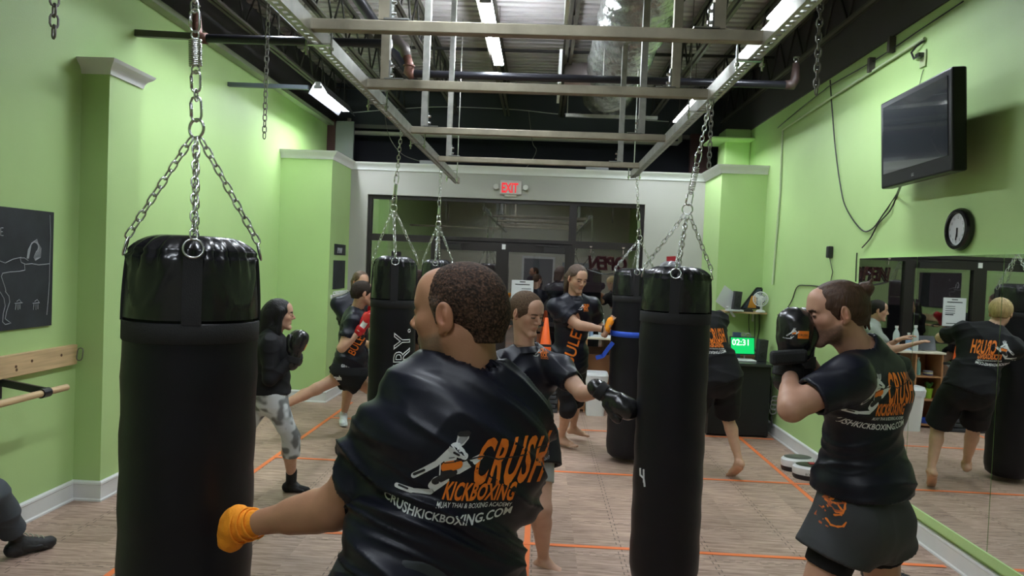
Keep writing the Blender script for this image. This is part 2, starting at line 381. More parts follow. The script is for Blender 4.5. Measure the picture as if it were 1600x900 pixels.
# ------------------------------------------------------------ trees outside
BARK = mat('dark bark', (.02, .017, .015), .9)
def tree(x, y, h, seed, label):
    rnd = random.Random(seed); mb = MB()
    def br(p, d, l, r, dep):
        q = p + d * l; mb.tube([p, (p + q) / 2 + V3(rnd.uniform(-.05, .05) * l, 0, 0), q], [r, r * .85, r * .65], 5)
        if dep:
            for _ in range(3):
                nd = nrm(d + V3(rnd.uniform(-.8, .8), rnd.uniform(-.6, .6), rnd.uniform(-.2, .5))); br(q, nd, l * .72, r * .6, dep - 1)
    br(V3(x, y, -.05), V3(0, 0, 1), h * .33, h * .02, 4)
    tag(mb.build('bare_tree', BARK), label, 'tree', None)
tree(5.2, 24, 9, 3, 'bare dark tree outside, behind the upper right window pane')
tree(-.2, 30, 9.5, 9, 'bare dark tree outside, left of the tree in the upper right pane')
tree(-7.5, 25, 8, 5, 'bare dark tree outside behind the long transom pane')
mb = MB()
for i in range(40):
    a = i * 2.4; mb.sphere((10.6 + 1.1 * math.cos(a) * (i / 40), 27 + math.sin(a) * .8, 5.0 + 1.3 * math.sin(i * 1.9)), .65, 8, 6)
mb.tube([(10.6, 27, 0), (10.6, 27, 5)], .15)
tag(mb.build('evergreen_tree', mat('dark foliage', (.01, .012, .01), .9)), 'dark rounded evergreen tree outside the upper right window pane', 'tree')

# ------------------------------------------------------------ roof joists
def joist(x, label, dark=False, w=.09, yend=11.35):
    e = thing('roof_joist', (x, YB, 4.1), label, 'joist', None); mm = JOISTD if dark else JOIST
    for z0, nm in ((4.10, 'bottom_chord'), (4.50, 'top_chord')):
        mb = MB(); z1 = z0 + .045
        ye = yend if z0 < 4.3 else 11.48
        for s in (-1, 1):
            mb.box((x + s * .012, YB, z0), (x + s * (w / 2), ye, z0 + .008)); mb.box((x + s * .012, YB, z0 + .008), (x + s * .020, ye, z1))
        mb.build(nm, mm, e)
    mb = MB(); y = 1.2; k = 0; st = .28
    while y < 11.2:
        z0, z1 = (4.12, 4.54) if k % 2 == 0 else (4.54, 4.12)
        mb.tube([(x, y, z0), (x, y + st, z1)], .011, 6); y += st; k += 1
    mb.build('web_bars', JOISTD, e)
nmj = ['leftmost open web roof joist, low over the left wall', 'second open web roof joist from the left', 'third open web roof joist from the left', 'fourth open web roof joist from the left, beside the centre light', 'open web roof joist just left of the silver duct', 'open web roof joist just right of the silver duct', 'open web roof joist above the right rail', 'rightmost open web roof joist against the right dark beam']
for x, l in zip((-3.08, -2.19, -1.40, -.62, .2, 1.56, 2.18, 2.66), nmj): joist(x, l)
for y, l in ((5.0, 'nearest'), (9.0, 'middle'), (11.2, 'farthest, by the dark header')):
    tag(MB().bar((XL + .05, y, 4.42), (XR, y, 4.42), .03, .03).build('bridging_bar', JOISTD), 'thin dark bracing bar crossing under the roof deck, ' + l, 'brace')

# ------------------------------------------------------------ fluorescent fixtures
TUBEM = mat('fluorescent tube', (.9, .95, 1), .4, emit=(0.86, 0.93, 1.0), es=LAMP)
HOUS = mat('light housing', (.5, .5, .52), .4, .2)
def fixture(x, y0, L, z, label, group=None, hood=False):
    e = thing('fluorescent_light', (x, y0 + L / 2, z + .06), label, 'light', group)
    mb = MB(); mb.box((x - .03, y0, z + .03), (x + .03, y0 + L, z + .07)); mb.box((x - .05, y0, z - .01), (x + .05, y0 + .02, z + .03)); mb.box((x - .05, y0 + L - .02, z - .01), (x + .05, y0 + L, z + .03))
    mb.build('housing', HOUS, e)
    if hood:
        for s in (-1, 1): MB().quadbox((x + s * .070, y0 + L / 2, z + .004), (.040, 0, -.068 * s), (0, L / 2, 0), (.0015 * s, 0, .0015)).build('added_shield', mat('dark reflector', (.05, .05, .055), .5), e)  # dark side shields added to keep the tubes' light off the upper walls
    for s in (-1, 1): MB().tube([(x + s * .035, y0 + .02, z + .008), (x + s * .035, y0 + L - .02, z + .008)], .017, 10).build('tube_lamp', TUBEM, e, smooth=True)
    for yy in (y0 + .15, y0 + L - .15): MB().tube([(x, yy, z + .07), (x, yy, 4.6)], .004, 5).build('hanger_wire', OLDCH, e)
fixture(-.555, 7.03, 1.05, 3.99, 'bright twin tube light at ceiling centre, farther of the pair in line')
fixture(-.555, 6.15, .80, 3.99, 'twin tube light at top edge of photo above the centre light')
fixture(-2.69, 8.54, 1.28, 3.79, 'twin tube light near the far left corner by the chain', hood=True)
fixture(1.70, 8.54, 1.30, 3.79, 'twin tube light at far right behind the end of the right rail', hood=True)
g = 'lights above and behind the camera'
for (x, y) in ((-2.27, 5.7), (1.87, 5.2), (-.555, 3.6), (-.555, 1.2), (-.555, -1.2)):
    fixture(x, y, 1.2, 3.99, 'twin tube light overhead, nearer than the lights in view, ' + ('left row' if x < -1 else 'right row' if x > 1 else 'centre row'), g, hood=True)

# ------------------------------------------------------------ steel frame that carries the bags
RZ = 2.70
def rail(x, y0, y1, s, label):     # s = side the web stands on
    e = thing('steel_rail', (x, (y0 + y1) / 2, RZ), label, 'rail'); w = .052
    mb = MB(); mb.box((x - w / 2, y0, RZ), (x - w / 2 + .004, y1, RZ + .06)); mb.box((x + w / 2 - .004, y0, RZ), (x + w / 2, y1, RZ + .06))
    mb.box((x - w / 2, y0, RZ - .004), (x - .010, y1, RZ)); mb.box((x + .010, y0, RZ - .004), (x + w / 2, y1, RZ))
    y = y0
    while y < y1: mb.box((x - .010, y, RZ - .004), (x + .010, min(y + .022, y1), RZ)); y += .05
    mb.build('slotted_channel', GALV, e); return e
rl = rail(-.975, .6, 8.2, 1, 'left long slotted steel rail carrying the hanging bags')
rr = rail(.842, .6, 7.15, -1, 'right long slotted steel rail carrying the hanging bags')
cl = ['nearest', 'second', 'third', 'farthest']
for i, (y, t) in enumerate(((2.90, .045), (3.84, .047), (5.13, .045), (6.49, .045))):
    o = MB().box((-.985, y, RZ + .005), (.85, y + t, RZ + .005 + t)).build('cross_tube', TUBE, bevel=.004)
    tag(o, '%s square steel cross tube joining the two rails' % cl[i], 'tube')
    for s, xx in ((-1, -.66 if i == 0 else -.86), (1, .65)):
        e = thing('hanger_post', (xx, y + .02, RZ + .05), 'square post standing on the %s cross tube at its %s end' % (cl[i], 'left' if s < 0 else 'right'), 'post')
        MB().box((xx - .022, y, RZ + .052), (xx + .022, y + .044, 4.12)).build('post', TUBE if i < 2 else GALV, e)
        mb = MB(); mb.box((xx - .10 * (1 if s > 0 else -1), y - .002, RZ + .052), (xx, y + .05, RZ + .058)); mb.box((xx - s * .030, y, RZ + .058), (xx - s * .022, y + .05, RZ + .15))
        for zz in (.08, .125): mb.tube([(xx - s * .045, y + .022, RZ + zz), (xx - s * .02, y + .022, RZ + zz)], .008, 8)
        mb.build('angle_bracket', CHROME, e)
o = MB().box((-.965, 2.03, RZ + .005), (XL, 2.075, RZ + .05)); 
tag(o.build('cross_tube', TUBE), 'square steel tube from the left rail to the left wall, over the nearest bag', 'tube')
# U-bolt clamps on the rails
for i, (x, y) in enumerate(((-.965, 3.05), (-.965, 4.15), (-.965, 5.5), (-.965, 7.6), (.825, 3.1), (.825, 4.1), (.825, 6.9))):
    mb = MB(); mb.box((x - .05, y, RZ - .012), (x + .05, y + .02, RZ - .004))
    for s in (-1, 1): mb.tube([(x + s * .052, y + .01, RZ - .05), (x + s * .052, y + .01, RZ + .09)], .005, 6); mb.tube([(x + s * .052, y + .01, RZ - .032), (x + s * .052, y + .01, RZ - .02)], .011, 6)
    mb.box((x - .058, y, RZ + .062), (x + .058, y + .02, RZ + .068))
    tag(mb.build('rail_clamp', CHROME), 'bolted clamp on the %s rail, number %s from the front' % ('left' if x < 0 else 'right', ['one', 'two', 'three', 'four', 'one', 'two', 'three'][i]), 'clamp')
e = tag(MB().tube([(-.975, 8.15, 2.69), (-.975, 8.15, 4.5)], .006, 6).build('threaded_rod', GALV), 'thin threaded rod holding up the far end of the left rail', 'rod')
e = tag(MB().tube([(.842, 7.1, 2.69), (.842, 7.1, 3.74)], .006, 6).build('threaded_rod', GALV), 'thin threaded rod holding up the far end of the right rail', 'rod')

# ------------------------------------------------------------ pipes
def pipething(label, pts, r, m, cat='pipe', name='pipe', fit=None):
    o = MB().tube(pts, r, 12).build(name, m, smooth='auto'); return tag(o, label, cat)
def L_(px, py, Y): return P(px, py, Y)
a = PX(212, 52, XL); a2 = L_(325, 63, a[1] + .0)
tag(MB().bar(a, L_(318, 58, a[1]), .04, .05).build('wall_strut', mat('dark strut steel', (.09, .085, .075), .5, .4)), 'short dark steel strut reaching out from the left wall below the beam', 'strut')
b0 = L_(318, 60, a[1]); b1 = L_(612, 72, a[1]); YP = 6.9
b1[2] = b0[2]
e = thing('sprinkler_piping', (-1.4, 6.9, 4.0), 'black sprinkler pipes with red oxide elbows crossing under the roof joists', 'pipe')
MB().tube([b0, b1], .035, 12).build('pipe', PIPEB, e, smooth='auto')
def riser(p, sx, m, lab=None):
    MB().tube([p + V3(-.03 * sx, 0, 0), p + V3(.03 * sx, 0, 0), p + V3(.06 * sx, 0, .05), p + V3(.06 * sx, 0, .20)], [.044, .048, .045, .03], 12).build('elbow', m, e, smooth=True)
    mb = MB(); q = p + V3(.06 * sx, 0, .19); mb.tube([q, q + V3(0, 0, .03)], .012, 8); mb.ring(q + V3(0, 0, .045), (0, 1, 0), .02, .005, 12, 6); mb.lathe([(.028, 0), (.028, .004)], q + V3(0, 0, .063), 12); mb.build('sprinkler_head', OLDCH, e)
riser(b0, -1, PIPER)
q0 = L_(642, 115, YP); q1 = L_(1232, 128, YP); q1[2] = q0[2]
MB().tube([q0, q1], .036, 12).build('pipe', PIPEB, e, smooth='auto')
c1 = L_(606, 64, YP); c2 = L_(632, 76, YP)
mb = MB(); mb.tube([c1 + V3(-.12, 0, .03), c1, (c1 + c2) / 2 + V3(0, 0, .03), c2, c2 + V3(.02, 0, -.07)], [.05, .058, .062, .056, .046], 14); mb.ring(c1, (1, 0, 0), .055, .012, 14, 6); mb.build('upper_elbow', mat('dark iron', (.09, .075, .07), .45, .4), e, smooth=True)
mb = MB(); mb.tube([c2 + V3(.02, 0, -.05), q0 + V3(-.02, 0, .09), q0 + V3(-.02, 0, .01), q0 + V3(.0, 0, 0), q0 + V3(.03, 0, 0)], [.038, .040, .05, .052, .045], 14); mb.ring(q0 + V3(-.02, 0, .07), (0, 0, 1), .048, .010, 14, 6); mb.build('lower_elbow', PIPER, e, smooth=True)
MB().tube([(-1.62, 3.0, 3.98), (-1.62, 9.2, 3.98)], .05, 12).build('branch_pipe', PIPEB, e, smooth='auto')
riser(q1, 1, mat('dark oxide', (.05, .03, .025), .5))
for (hx, hy, hz) in ((-1.62, 5.2, 3.98), (-1.62, 8.6, 3.98), (.5, YP, q0[2]), (1.3, YP, q0[2]), (b0[0] * .6 + b1[0] * .4, a[1], b0[2])): MB().tube([(hx, hy, hz), (hx, hy, 4.6)], .005, 6).build('hanger_rod', OLDCH, e)
def _dummy(): pass
w0 = L_(545, 207, 11.385); w1 = L_(1062, 214, 11.385); w1[2] = w0[2]
pipething('pale pipe running above the storefront wall from left to right', [w0 + V3(-.0, 0, .22), w0 + V3(-.01, 0, .04), w0 + V3(.03, 0, 0), w1 + V3(-.03, 0, 0), w1 + V3(.01, 0, .04), w1 + V3(0, 0, .2)], .034, PIPEW)
z0 = PX(357, 132, XL)
tag(MB().bar(z0, L_(482, 137, z0[1]), .05, .04).build('wall_strut', mat('blue grey strut', (.11, .13, .16), .5, .3)), 'blue grey steel strut from the left wall towards the far left light', 'strut')
def cable(label, pts, r=.004, m=PLAS, n=24, cat='cable'):
    pts = [V3(p) for p in pts]
    out = []
    k = len(pts)
    for i in range(k - 1):
        p0, p1, p2, p3 = pts[max(i - 1, 0)], pts[i], pts[i + 1], pts[min(i + 2, k - 1)]
        for t in np.linspace(0, 1, 8, endpoint=False):
            out.append(.5 * ((2 * p1) + (-p0 + p2) * t + (2 * p0 - 5 * p1 + 4 * p2 - p3) * t * t + (-p0 + 3 * p1 - 3 * p2 + p3) * t ** 3))
    out.append(pts[-1])
    return tag(MB().tube(out, r, 6).build('cable', m, smooth=True), label, cat)
cable('white cable drooping along the dark header above the storefront', [P(*p, 11.3) for p in ((550, 176), (600, 172), (690, 167), (800, 171), (870, 178), (905, 178), (1000, 187), (1045, 190))], .006, WPLAS)
cable('thin wires drooping behind the left rail above the storefront', [P(*p, 10.9) for p in ((600, 170), (607, 210), (625, 238), (650, 250), (700, 262))], .006, OLDCH)
cable('thin pale wire looping over the crown moulding near the room centre', [P(*p, 10.9) for p in ((826, 174), (832, 222), (838, 235), (828, 255), (815, 268))], .006, OLDCH)
for k, xx in enumerate((-1.72, .55)): tag(MB().box((xx, 10.03, 3.06), (xx + .3, 10.15, 3.20)).build('ballast_box', mat('grey box', (.2, .2, .2), .6)), 'flat grey box lying on top of the storefront wall, %s one' % ('left', 'right')[k], 'box')

# ------------------------------------------------------------ insulated duct
def duct():
    e = thing('insulated_duct', (.72, 6, 3.75), 'large silver foil wrapped air duct running along the ceiling', 'duct')
    n, ny = 56, 150; y0, y1 = 2.6, 9.45; vs = []; fs = []
    rng = np.random.RandomState(3)
    for j in range(ny + 1):
        y = y0 + (y1 - y0) * j / ny
        r0 = .305 - (.03 if j == ny else 0)
        for k in range(n):
            a = 2 * math.pi * k / n
            w = .012 * math.sin(7 * a + 5 * y) * math.sin(13 * y + 2 * a) + .009 * math.sin(31 * y + 9 * a + 2 * math.sin(3 * a)) + .012 * abs(math.sin(2.2 * y))
            w += .006 * rng.randn() * .5
            r = r0 + w
            vs.append((.735 + r * math.cos(a), y, 4.05 + r * .98 * math.sin(a)))
    mb = MB(); mb.v = vs
    for j in range(ny):
        for k in range(n):
            l = (k + 1) % n; mb.f.append([j * n + k, j * n + l, (j + 1) * n + l, (j + 1) * n + k]); mb.m.append(0)
    mb.f.append([ny * n + k for k in range(n)]); mb.m.append(0)
    mb.build('foil_jacket', mat('silver foil', (.62, .63, .60), .27, .85, noise=.12, nscale=6, bump=.8, bscale=22, stretch=(1.5, .5, 1.5)), e, smooth=True)
    for y in (5.6, 8.5):
        MB().tube([(.50, y, 4.0), (.17, y, 4.0)], .15, 20).build('side_branch', mat('bare sheet metal', (.33, .29, .29), .35, .6), e, smooth='auto')
        MB().box((.10, y - .50, 3.80), (.13, y + .50, 4.16)).build('side_register', WPLAS, e)
    mb = MB(); mb.bar((.22, 9.2, 3.70), (1.35, 9.2, 3.70), .05, .04); mb.tube([(.24, 9.2, 3.7), (.24, 9.2, 4.1)], .006, 6); mb.tube([(1.2, 9.2, 3.7), (1.2, 9.2, 4.1)], .006, 6)
    mb.build('support_strut', GALV, e)
duct()

# ------------------------------------------------------------ loose chains
def loose(x, y, z0, z1, label, L=.05, W=.028, r=.0042):
    tag(MB().chain((x, y, z1), (x, y, z0), L, W, r).build('loose_chain', OLDCH, smooth=True), label, 'chain', None)
p = P(84, 58, 3.2); loose(p[0], p[1], p[2], 4.0, 'dark chain dangling in front of the left wall at top left', .06, .034, .005)
p = P(413, 216, 5.17); loose(p[0], p[1], p[2], 4.0, 'long thin chain dangling by the far left light', .052, .028, .004)
p = P(1275, 147, 4.2); loose(p[0], p[1], p[2], 4.0, 'chain dangling in front of the right dark beam', .055, .03, .0048)
p = P(1111, 262, 3.86); loose(.845, 3.87, p[2], RZ, 'short chain end hanging beside the spring at the right rail', .035, .02, .003)
p = P(525, -5, 2.7); loose(p[0], p[1], P(525, 28, 2.9)[2], 3.6, 'bright chain beside the left post on the nearest cross tube', .05, .028, .004)
p = P(604, 125, 3.95); loose(p[0], p[1], p[2] - .0, 3.4, 'short bright chain by the left post on the second cross tube', .04, .022, .003)

# ------------------------------------------------------------ heavy bags
def heavy_bag(cx, cy, ztop, zbot, R, hook, label, ring=None, style=0, fine=False, matm=VINYLM, rot=0.0, band=.30, capdark=False):
    cx, cy = float(cx), float(cy); e = thing('heavy_bag', (cx, cy, zbot), label, 'punching bag', 'heavy bags hung from the steel frame')
    n = 96 if fine else 64; prof = []
    H = ztop - zbot; zs = []
    # body below the band
    zb = ztop - band
    t = [(R * .35, zbot), (R * .75, zbot + .012), (R * .93, zbot + .04), (R, zbot + .10)]
    k = 24
    for i in range(1, k + 1): t.append((R * (1 + .012 * math.sin(i * 1.9 + cx * 7)), zbot + .10 + (zb - zbot - .10) * i / k))
    t.append((R, zb)); MB().lathe(t, (cx, cy, 0), n).build('bag_body', matm, e, smooth=True)
    # head: gathered vinyl above the band
    mb = MB(); b = 0; hs = [0, .25, .45, .6, .72, .8, .86, .9]; top = ztop; zt = zb + .008; zr = top - .055
    rows = []
    for i in range(31):
        f = i / 30.0
        if f < .62: z = zt + (zr - zt) * f / .62; r = R * (1.0 - .075 * (f / .62) ** 1.5)
        else:
            g2 = (f - .62) / .38; r = R * (.925 - .57 * g2 ** 1.5 - .02 * g2); z = zr + (top - zr) * math.sin(min(1, g2 * 1.15) * math.pi / 2)
        rows.append((r, z, f))
    for (r, z, f) in rows:
        for q in range(n):
            a = 2 * math.pi * q / n + rot
            amp = .085 * math.exp(-((f - .66) / .16) ** 2) + .006
            w = amp * (.55 * math.sin(23 * a + 3 * math.sin(2 * a)) + .45 * math.sin(37 * a + 1.3) * math.sin(5 * a)) 
            # tension folds running down from the four strap rings
            for s in range(4):
                da = (a - rot - (-math.pi / 2 + s * math.pi / 2) + math.pi) % (2 * math.pi) - math.pi
                w += .13 * math.exp(-((abs(da) - .22 - .9 * max(0, .6 - f)) / .055) ** 2) * (0.25 if f < .62 else .1) * (f > .12)
            if abs(f - .62) < .02: w -= .035
            rr_ = r * (1 + w); mb.v.append((cx + rr_ * math.cos(a), cy + rr_ * math.sin(a), z))
    for i in range(30):
        for q in range(n):
            l = (q + 1) % n; mb.f.append([i * n + q, i * n + l, (i + 1) * n + l, (i + 1) * n + q]); mb.m.append(0)
    mb.f.append([30 * n + q for q in range(n)]); mb.m.append(0)
    mb.build('bag_head', VINYL, e, smooth=True)
    bw = .055 if R > .14 else .045
    MB().lathe([(R * 1.003, zb - bw), (R * 1.014, zb - bw + .003), (R * 1.014, zb - .003), (R * 1.003, zb)], (cx, cy, 0), n, cap=False).build('webbing_band', STRAP, e, smooth=True)
    rg = V3(ring) if ring is not None else V3(cx, cy, ztop + .32)
    rr0 = .0032 if fine else .0030
    MB().ring(rg - V3(0, 0, .0), (.35, 1, 0), .026, rr0 * 1.3, 24, 8).build('top_ring', CHROME, e, smooth=True)
    for s in range(4):
        a = rot - math.pi / 2 + s * math.pi / 2; dx, dy = math.cos(a), math.sin(a); tx, ty = -dy, dx
        rc = V3(cx + dx * R * .95, cy + dy * R * .985, zr + .015)
        # strap: up the head from the band to the ring
        mb = MB(); w = .024 if R > .14 else .021; k = 8
        for i in range(k + 1):
            f = i / k; z = zb - .002 + (zr + .0 - zb) * f; r = R * (1.018 - .055 * f * f)
            for sg in (-1, 1): mb.v.append((cx + dx * r + tx * w * sg, cy + dy * r + ty * w * sg, z))
            for sg in (-1, 1): mb.v.append((cx + dx * (r - .02) + tx * w * sg, cy + dy * (r - .02) + ty * w * sg, z))
        for i in range(k):
            b = 4 * i
            for (u, v) in ((0, 1), (1, 3), (3, 2), (2, 0)): mb.f.append([b + u, b + v, b + 4 + v, b + 4 + u]); mb.m.append(0)
        mb.f.append([4 * k, 4 * k + 1, 4 * k + 3, 4 * k + 2]); mb.m.append(0)
        mb.build('hanging_strap', STRAP, e)
        rR = .025 if R > .14 else .02
        ctr = V3(cx + dx * R * .975, cy + dy * R * .975, zr + rR * .75)
        MB().ring(ctr, (dx, dy, .25), rR, .0030, 24, 8).build('strap_ring', CHROME, e, smooth=True)
        MB().chain(rg + V3(dx * .012, dy * .012, -.028), ctr + V3(-dx * .003, -dy * .003, rR), .034, .0185, .0026 if fine else .0028, 6).build('chain', CHROME, e, smooth=True)
    h = V3(hook); d = h - rg; D = np.linalg.norm(d); u = d / D; side = nrm(np.cross(u, V3(0, 1, 0)))
    def snap(p, L=.07): mb = MB(); mb.link(p + u * L / 2, u, side, L, L * .42, .0035, 8); mb.tube([p + u * L * .2 + side * L * .2, p + u * L * .75 + side * L * .21], .0048, 8); return mb
    p = rg + u * .02
    snap(p).build('snap_hook', CHROME, e, smooth=True); p = p + u * .062
    if style == 0:      # two hooks, spring, hook
        MB().link(p + u * .012, u, V3(0, 1, 0), .034, .018, .003).build('connecting_link', CHROME, e, smooth=True); p = p + u * .02
        snap(p, .06).build('snap_hook', CHROME, e, smooth=True); p = p + u * .055
    sp = MB(); L = .075 if style == 0 else (.12 if style == 1 else .07)
    if style in (0, 1):
        k = 14; pts = []; w2 = np.cross(u, side)
        for i in range(k * 12 + 1):
            t = i / (k * 12.0); aa = 2 * math.pi * k * t; rs = .0155
            pts.append(p + u * (.018 + L * t) + side * rs * math.cos(aa) + w2 * rs * math.sin(aa))
        sp.tube(pts, .0027, 6); sp.ring(p + u * .008, V3(0, 1, 0), .011, .0026, 16, 6); sp.ring(p + u * (L + .030), V3(0, 1, 0), .011, .0026, 16, 6)
        sp.build('spring', CHROME, e, smooth=True); p = p + u * (L + .038)
    else:
        sp.tube([p + u * .01, p + u * (.01 + L)], .012, 14); sp.ring(p, V3(0, 1, 0), .012, .003, 14, 6); sp.build('swivel', CHROME, e, smooth='auto'); p = p + u * (L + .015)
    snap(p, .065).build('snap_hook', CHROME, e, smooth=True); p = p + u * .058
    if np.linalg.norm(h - p) > .03: MB().chain(p, h, .036, .02, .003).build('top_chain', CHROME, e, smooth=True)
    return e
Y1 = 2.05; B1 = P(298, 600, Y1); B1t = P(300, 370, Y1)
bag1 = heavy_bag(B1[0], Y1, 1.85, .25, .178, (P(300, -20, Y1)[0], Y1, RZ), 'large black heavy bag nearest the camera at left, touched by the orange wrapped hand', ring=P(307, 201, Y1), style=0, fine=True, rot=.43, band=.235)
B2 = P(615, 480, 5.07); bag2 = heavy_bag(B2[0], 5.07, 1.84, .2, .158, (B2[0] + .01, 5.07, RZ), 'black heavy bag with white outlined letters, left of the instructor', ring=P(615, 325, 5.07), style=2, matm=VINYLM, rot=.2)
B3 = P(683, 430, 6.96); bag3 = heavy_bag(B3[0], 6.96, 1.84, .2, .148, (B3[0], 6.96, RZ), 'black heavy bag mostly hidden behind the instructor\'s head', ring=P(685, 350, 6.96), style=2)
B4 = P(984, 600, 7.0); bag4 = heavy_bag(.88, 7.0, 1.83, .03, .195, (.86, 7.0, RZ), 'tall black heavy bag wrapped with a blue strap', ring=P(999, 372, 7.0), style=2, band=.26)
B5 = P(1050, 600, 3.84); bag5 = heavy_bag(B5[0], 3.84, 1.835, .17, .178, (.83, 3.84, RZ), 'black heavy bag at right of centre hung from a slanting spring', ring=P(1074, 327, 3.84), style=1, rot=-.22, band=.235)
e = thing('plastic_wrapper', (B5[0] - .04, 3.80, 1.83), 'small red label on crumpled clear plastic lying on top of the right bag', 'wrapper')
MB().quadbox((B5[0] - .045, 3.78, 1.872), (.022, 0, .002), (0, .008, 0), (0, .004, .013)).build('red_label', mat('red label', (.55, .03, .04), .4), e)
mb = MB(); n_ = 16
for i, (rr_, zz) in enumerate(((.05, 1.832), (.045, 1.845), (.034, 1.856), (.02, 1.862))):
    for k in range(n_): a_ = k * 2 * math.pi / n_; q_ = rr_ * (1 + .2 * math.sin(5 * a_ + i)); mb.v.append((B5[0] - .045 + q_ * math.cos(a_), 3.785 + q_ * .8 * math.sin(a_), zz))
for i in range(3):
    for k in range(n_): l_ = (k + 1) % n_; mb.f.append([i * n_ + k, i * n_ + l_, (i + 1) * n_ + l_, (i + 1) * n_ + k]); mb.m.append(0)
mb.f.append([3 * n_ + k for k in range(n_)]); mb.m.append(0); mb.build('clear_plastic', mat('crumpled plastic', (.45, .45, .48), .2), e)
# blue strap on the tall bag
e = thing('resistance_band', (.88, 7.0, 1.2), 'blue elastic strap tied round the tall bag with its end hanging left', 'strap')
MB().lathe([(.1955, 1.187), (.202, 1.19), (.202, 1.235), (.1955, 1.238)], (.88, 7.0, 0), 48, cap=False).build('band_loop', BLUE, e, smooth=True)
s0 = P(958, 535, 6.86); s1 = P(950, 545, 6.86); s2 = P(942, 556, 6.86); s3 = P(932, 559, 6.86)
mb = MB()
for u, v in ((s0, s1), (s1, s2), (s2, s3)): mb.bar(u, v + nrm(v - u) * .006, .006, .038)
mb.build('loose_end', BLUE, e)
# writing on the bags
def text_mesh(s, size=1.0, shear=0, offset=0.0, spacing=1.0, outline=0, maxedge=.02, xs=1.0):
    cu = bpy.data.curves.new('t', 'FONT'); cu.body = s; cu.size = size; cu.shear = shear; cu.offset = offset; cu.space_character = spacing; cu.resolution_u = 3
    if outline: cu.fill_mode = 'NONE'; cu.bevel_depth = outline; cu.bevel_resolution = 0
    o = bpy.data.objects.new('t', cu); COL.objects.link(o); dg = bpy.context.evaluated_depsgraph_get(); dg.update()
    me = bpy.data.meshes.new_from_object(o.evaluated_get(dg)); bpy.data.objects.remove(o)
    bm = bmesh.new(); bm.from_mesh(me); bmesh.ops.triangulate(bm, faces=bm.faces)
    for _ in range(5):
        ed = [q for q in bm.edges if q.calc_length() > maxedge]
        if not ed: break
        bmesh.ops.subdivide_edges(bm, edges=ed, cuts=1); bmesh.ops.triangulate(bm, faces=bm.faces)
    v = np.array([tuple(q.co) for q in bm.verts]).reshape(-1, 3); bm.verts.index_update(); f = [[q.index for q in t.verts] for t in bm.faces]; bm.free()
    if len(v): v[:, 0] *= xs
    return v, f
def flat_text(name, s, org, U, V, size, m, parent, lift=.001, **k):
    v, f = text_mesh(s, size, **k); U, V = V3(U), V3(V); n = nrm(np.cross(U, V))
    mb = MB(); mb.v = [tuple(V3(org) + U * p[0] + V * p[1] + n * (lift + p[2])) for p in v]; mb.f = f; mb.m = [0] * len(f)
    return mb.build(name, m, parent)
def cyl_text(name, s, c, R, a0, z0, size, m, parent, **k):   # reads upwards round a vertical cylinder
    v, f = text_mesh(s, size, **k); mb = MB()
    for p in v:
        a = a0 + p[1] / R * -1; z = z0 + p[0]; r = R + .0025 + p[2]
        mb.v.append((c[0] + r * math.cos(a), c[1] + r * math.sin(a), z))
    mb.f = f; mb.m = [0] * len(f); return mb.build(name, m, parent)
cyl_text('bag_lettering', 'CENTURY.', (B2[0], 5.07), .160, -math.pi / 2 + 1.0 , .55, .17, WHITEP, bag2, outline=.0035, maxedge=.03)
mk = MB(); r_ = .1815
for (a0, z0, a1, z1, wd) in ((-2.62, .80, -2.60, .765, .011), (-2.48, .80, -2.45, .735, .011), (-2.60, .765, -2.45, .755, .010), (-2.45, .75, -2.41, .715, .011)):
    pts = []
    for i in range(5):
        t = i / 4; a = a0 + (a1 - a0) * t; pts.append((B5[0] + r_ * math.cos(a), 3.84 + r_ * math.sin(a), z0 + (z1 - z0) * t))
    for i in range(4): mk.bar(pts[i], pts[i + 1], .003, wd, up=(0, 0, 1)) if False else mk.tube([pts[i], pts[i + 1]], wd * .45, 6)
mk.build('white_mark', WHITEP, bag5)

# ------------------------------------------------------------ floor tapes
def tape(x0, y0, x1, y1, label, z=.0005): tag(MB().box((x0, y0, z), (x1, y1, z + .0015)).build('floor_tape', TAPE), label, 'tape', None)
for x, nm in ((-2.33, 'left'), (-.02, 'middle'), (2.28, 'right')): tape(x - .02, -.5, x + .02, 9.2, 'orange tape line running away from the camera on the %s side' % nm)
for y, nm in ((3.0, 'nearest'), (4.75, 'second'), (6.49, 'third'), (8.23, 'farthest')): tape(-2.33, y - .02, XR - .05, y + .02, '%s orange tape line running across the floor' % nm, .0022)

# ------------------------------------------------------------ mirrors
ys = [6.27, 5.32, 4.34, 3.36, 2.38]; nm = ['far left mirror panel on the right wall, above the round pads', 'second mirror panel on the right wall, left of the dark seam', 'third mirror panel, at the right edge of the photo', 'mirror panel beyond the right edge of the photo']
for i in range(4):
    tag(MB().box((2.652, ys[i + 1] + .003, .25), (2.658, ys[i] - .003, 1.985)).build('mirror_panel', MIRROR), nm[i], 'mirror', None)
struct('trim_5', MB().box((2.66, 2.38, .25), (XR, 6.29, 1.99)), GREEN)
struct('trim_6', MB().box((2.645, 2.3, .19), (XR, 6.29, .25)), GREEN)

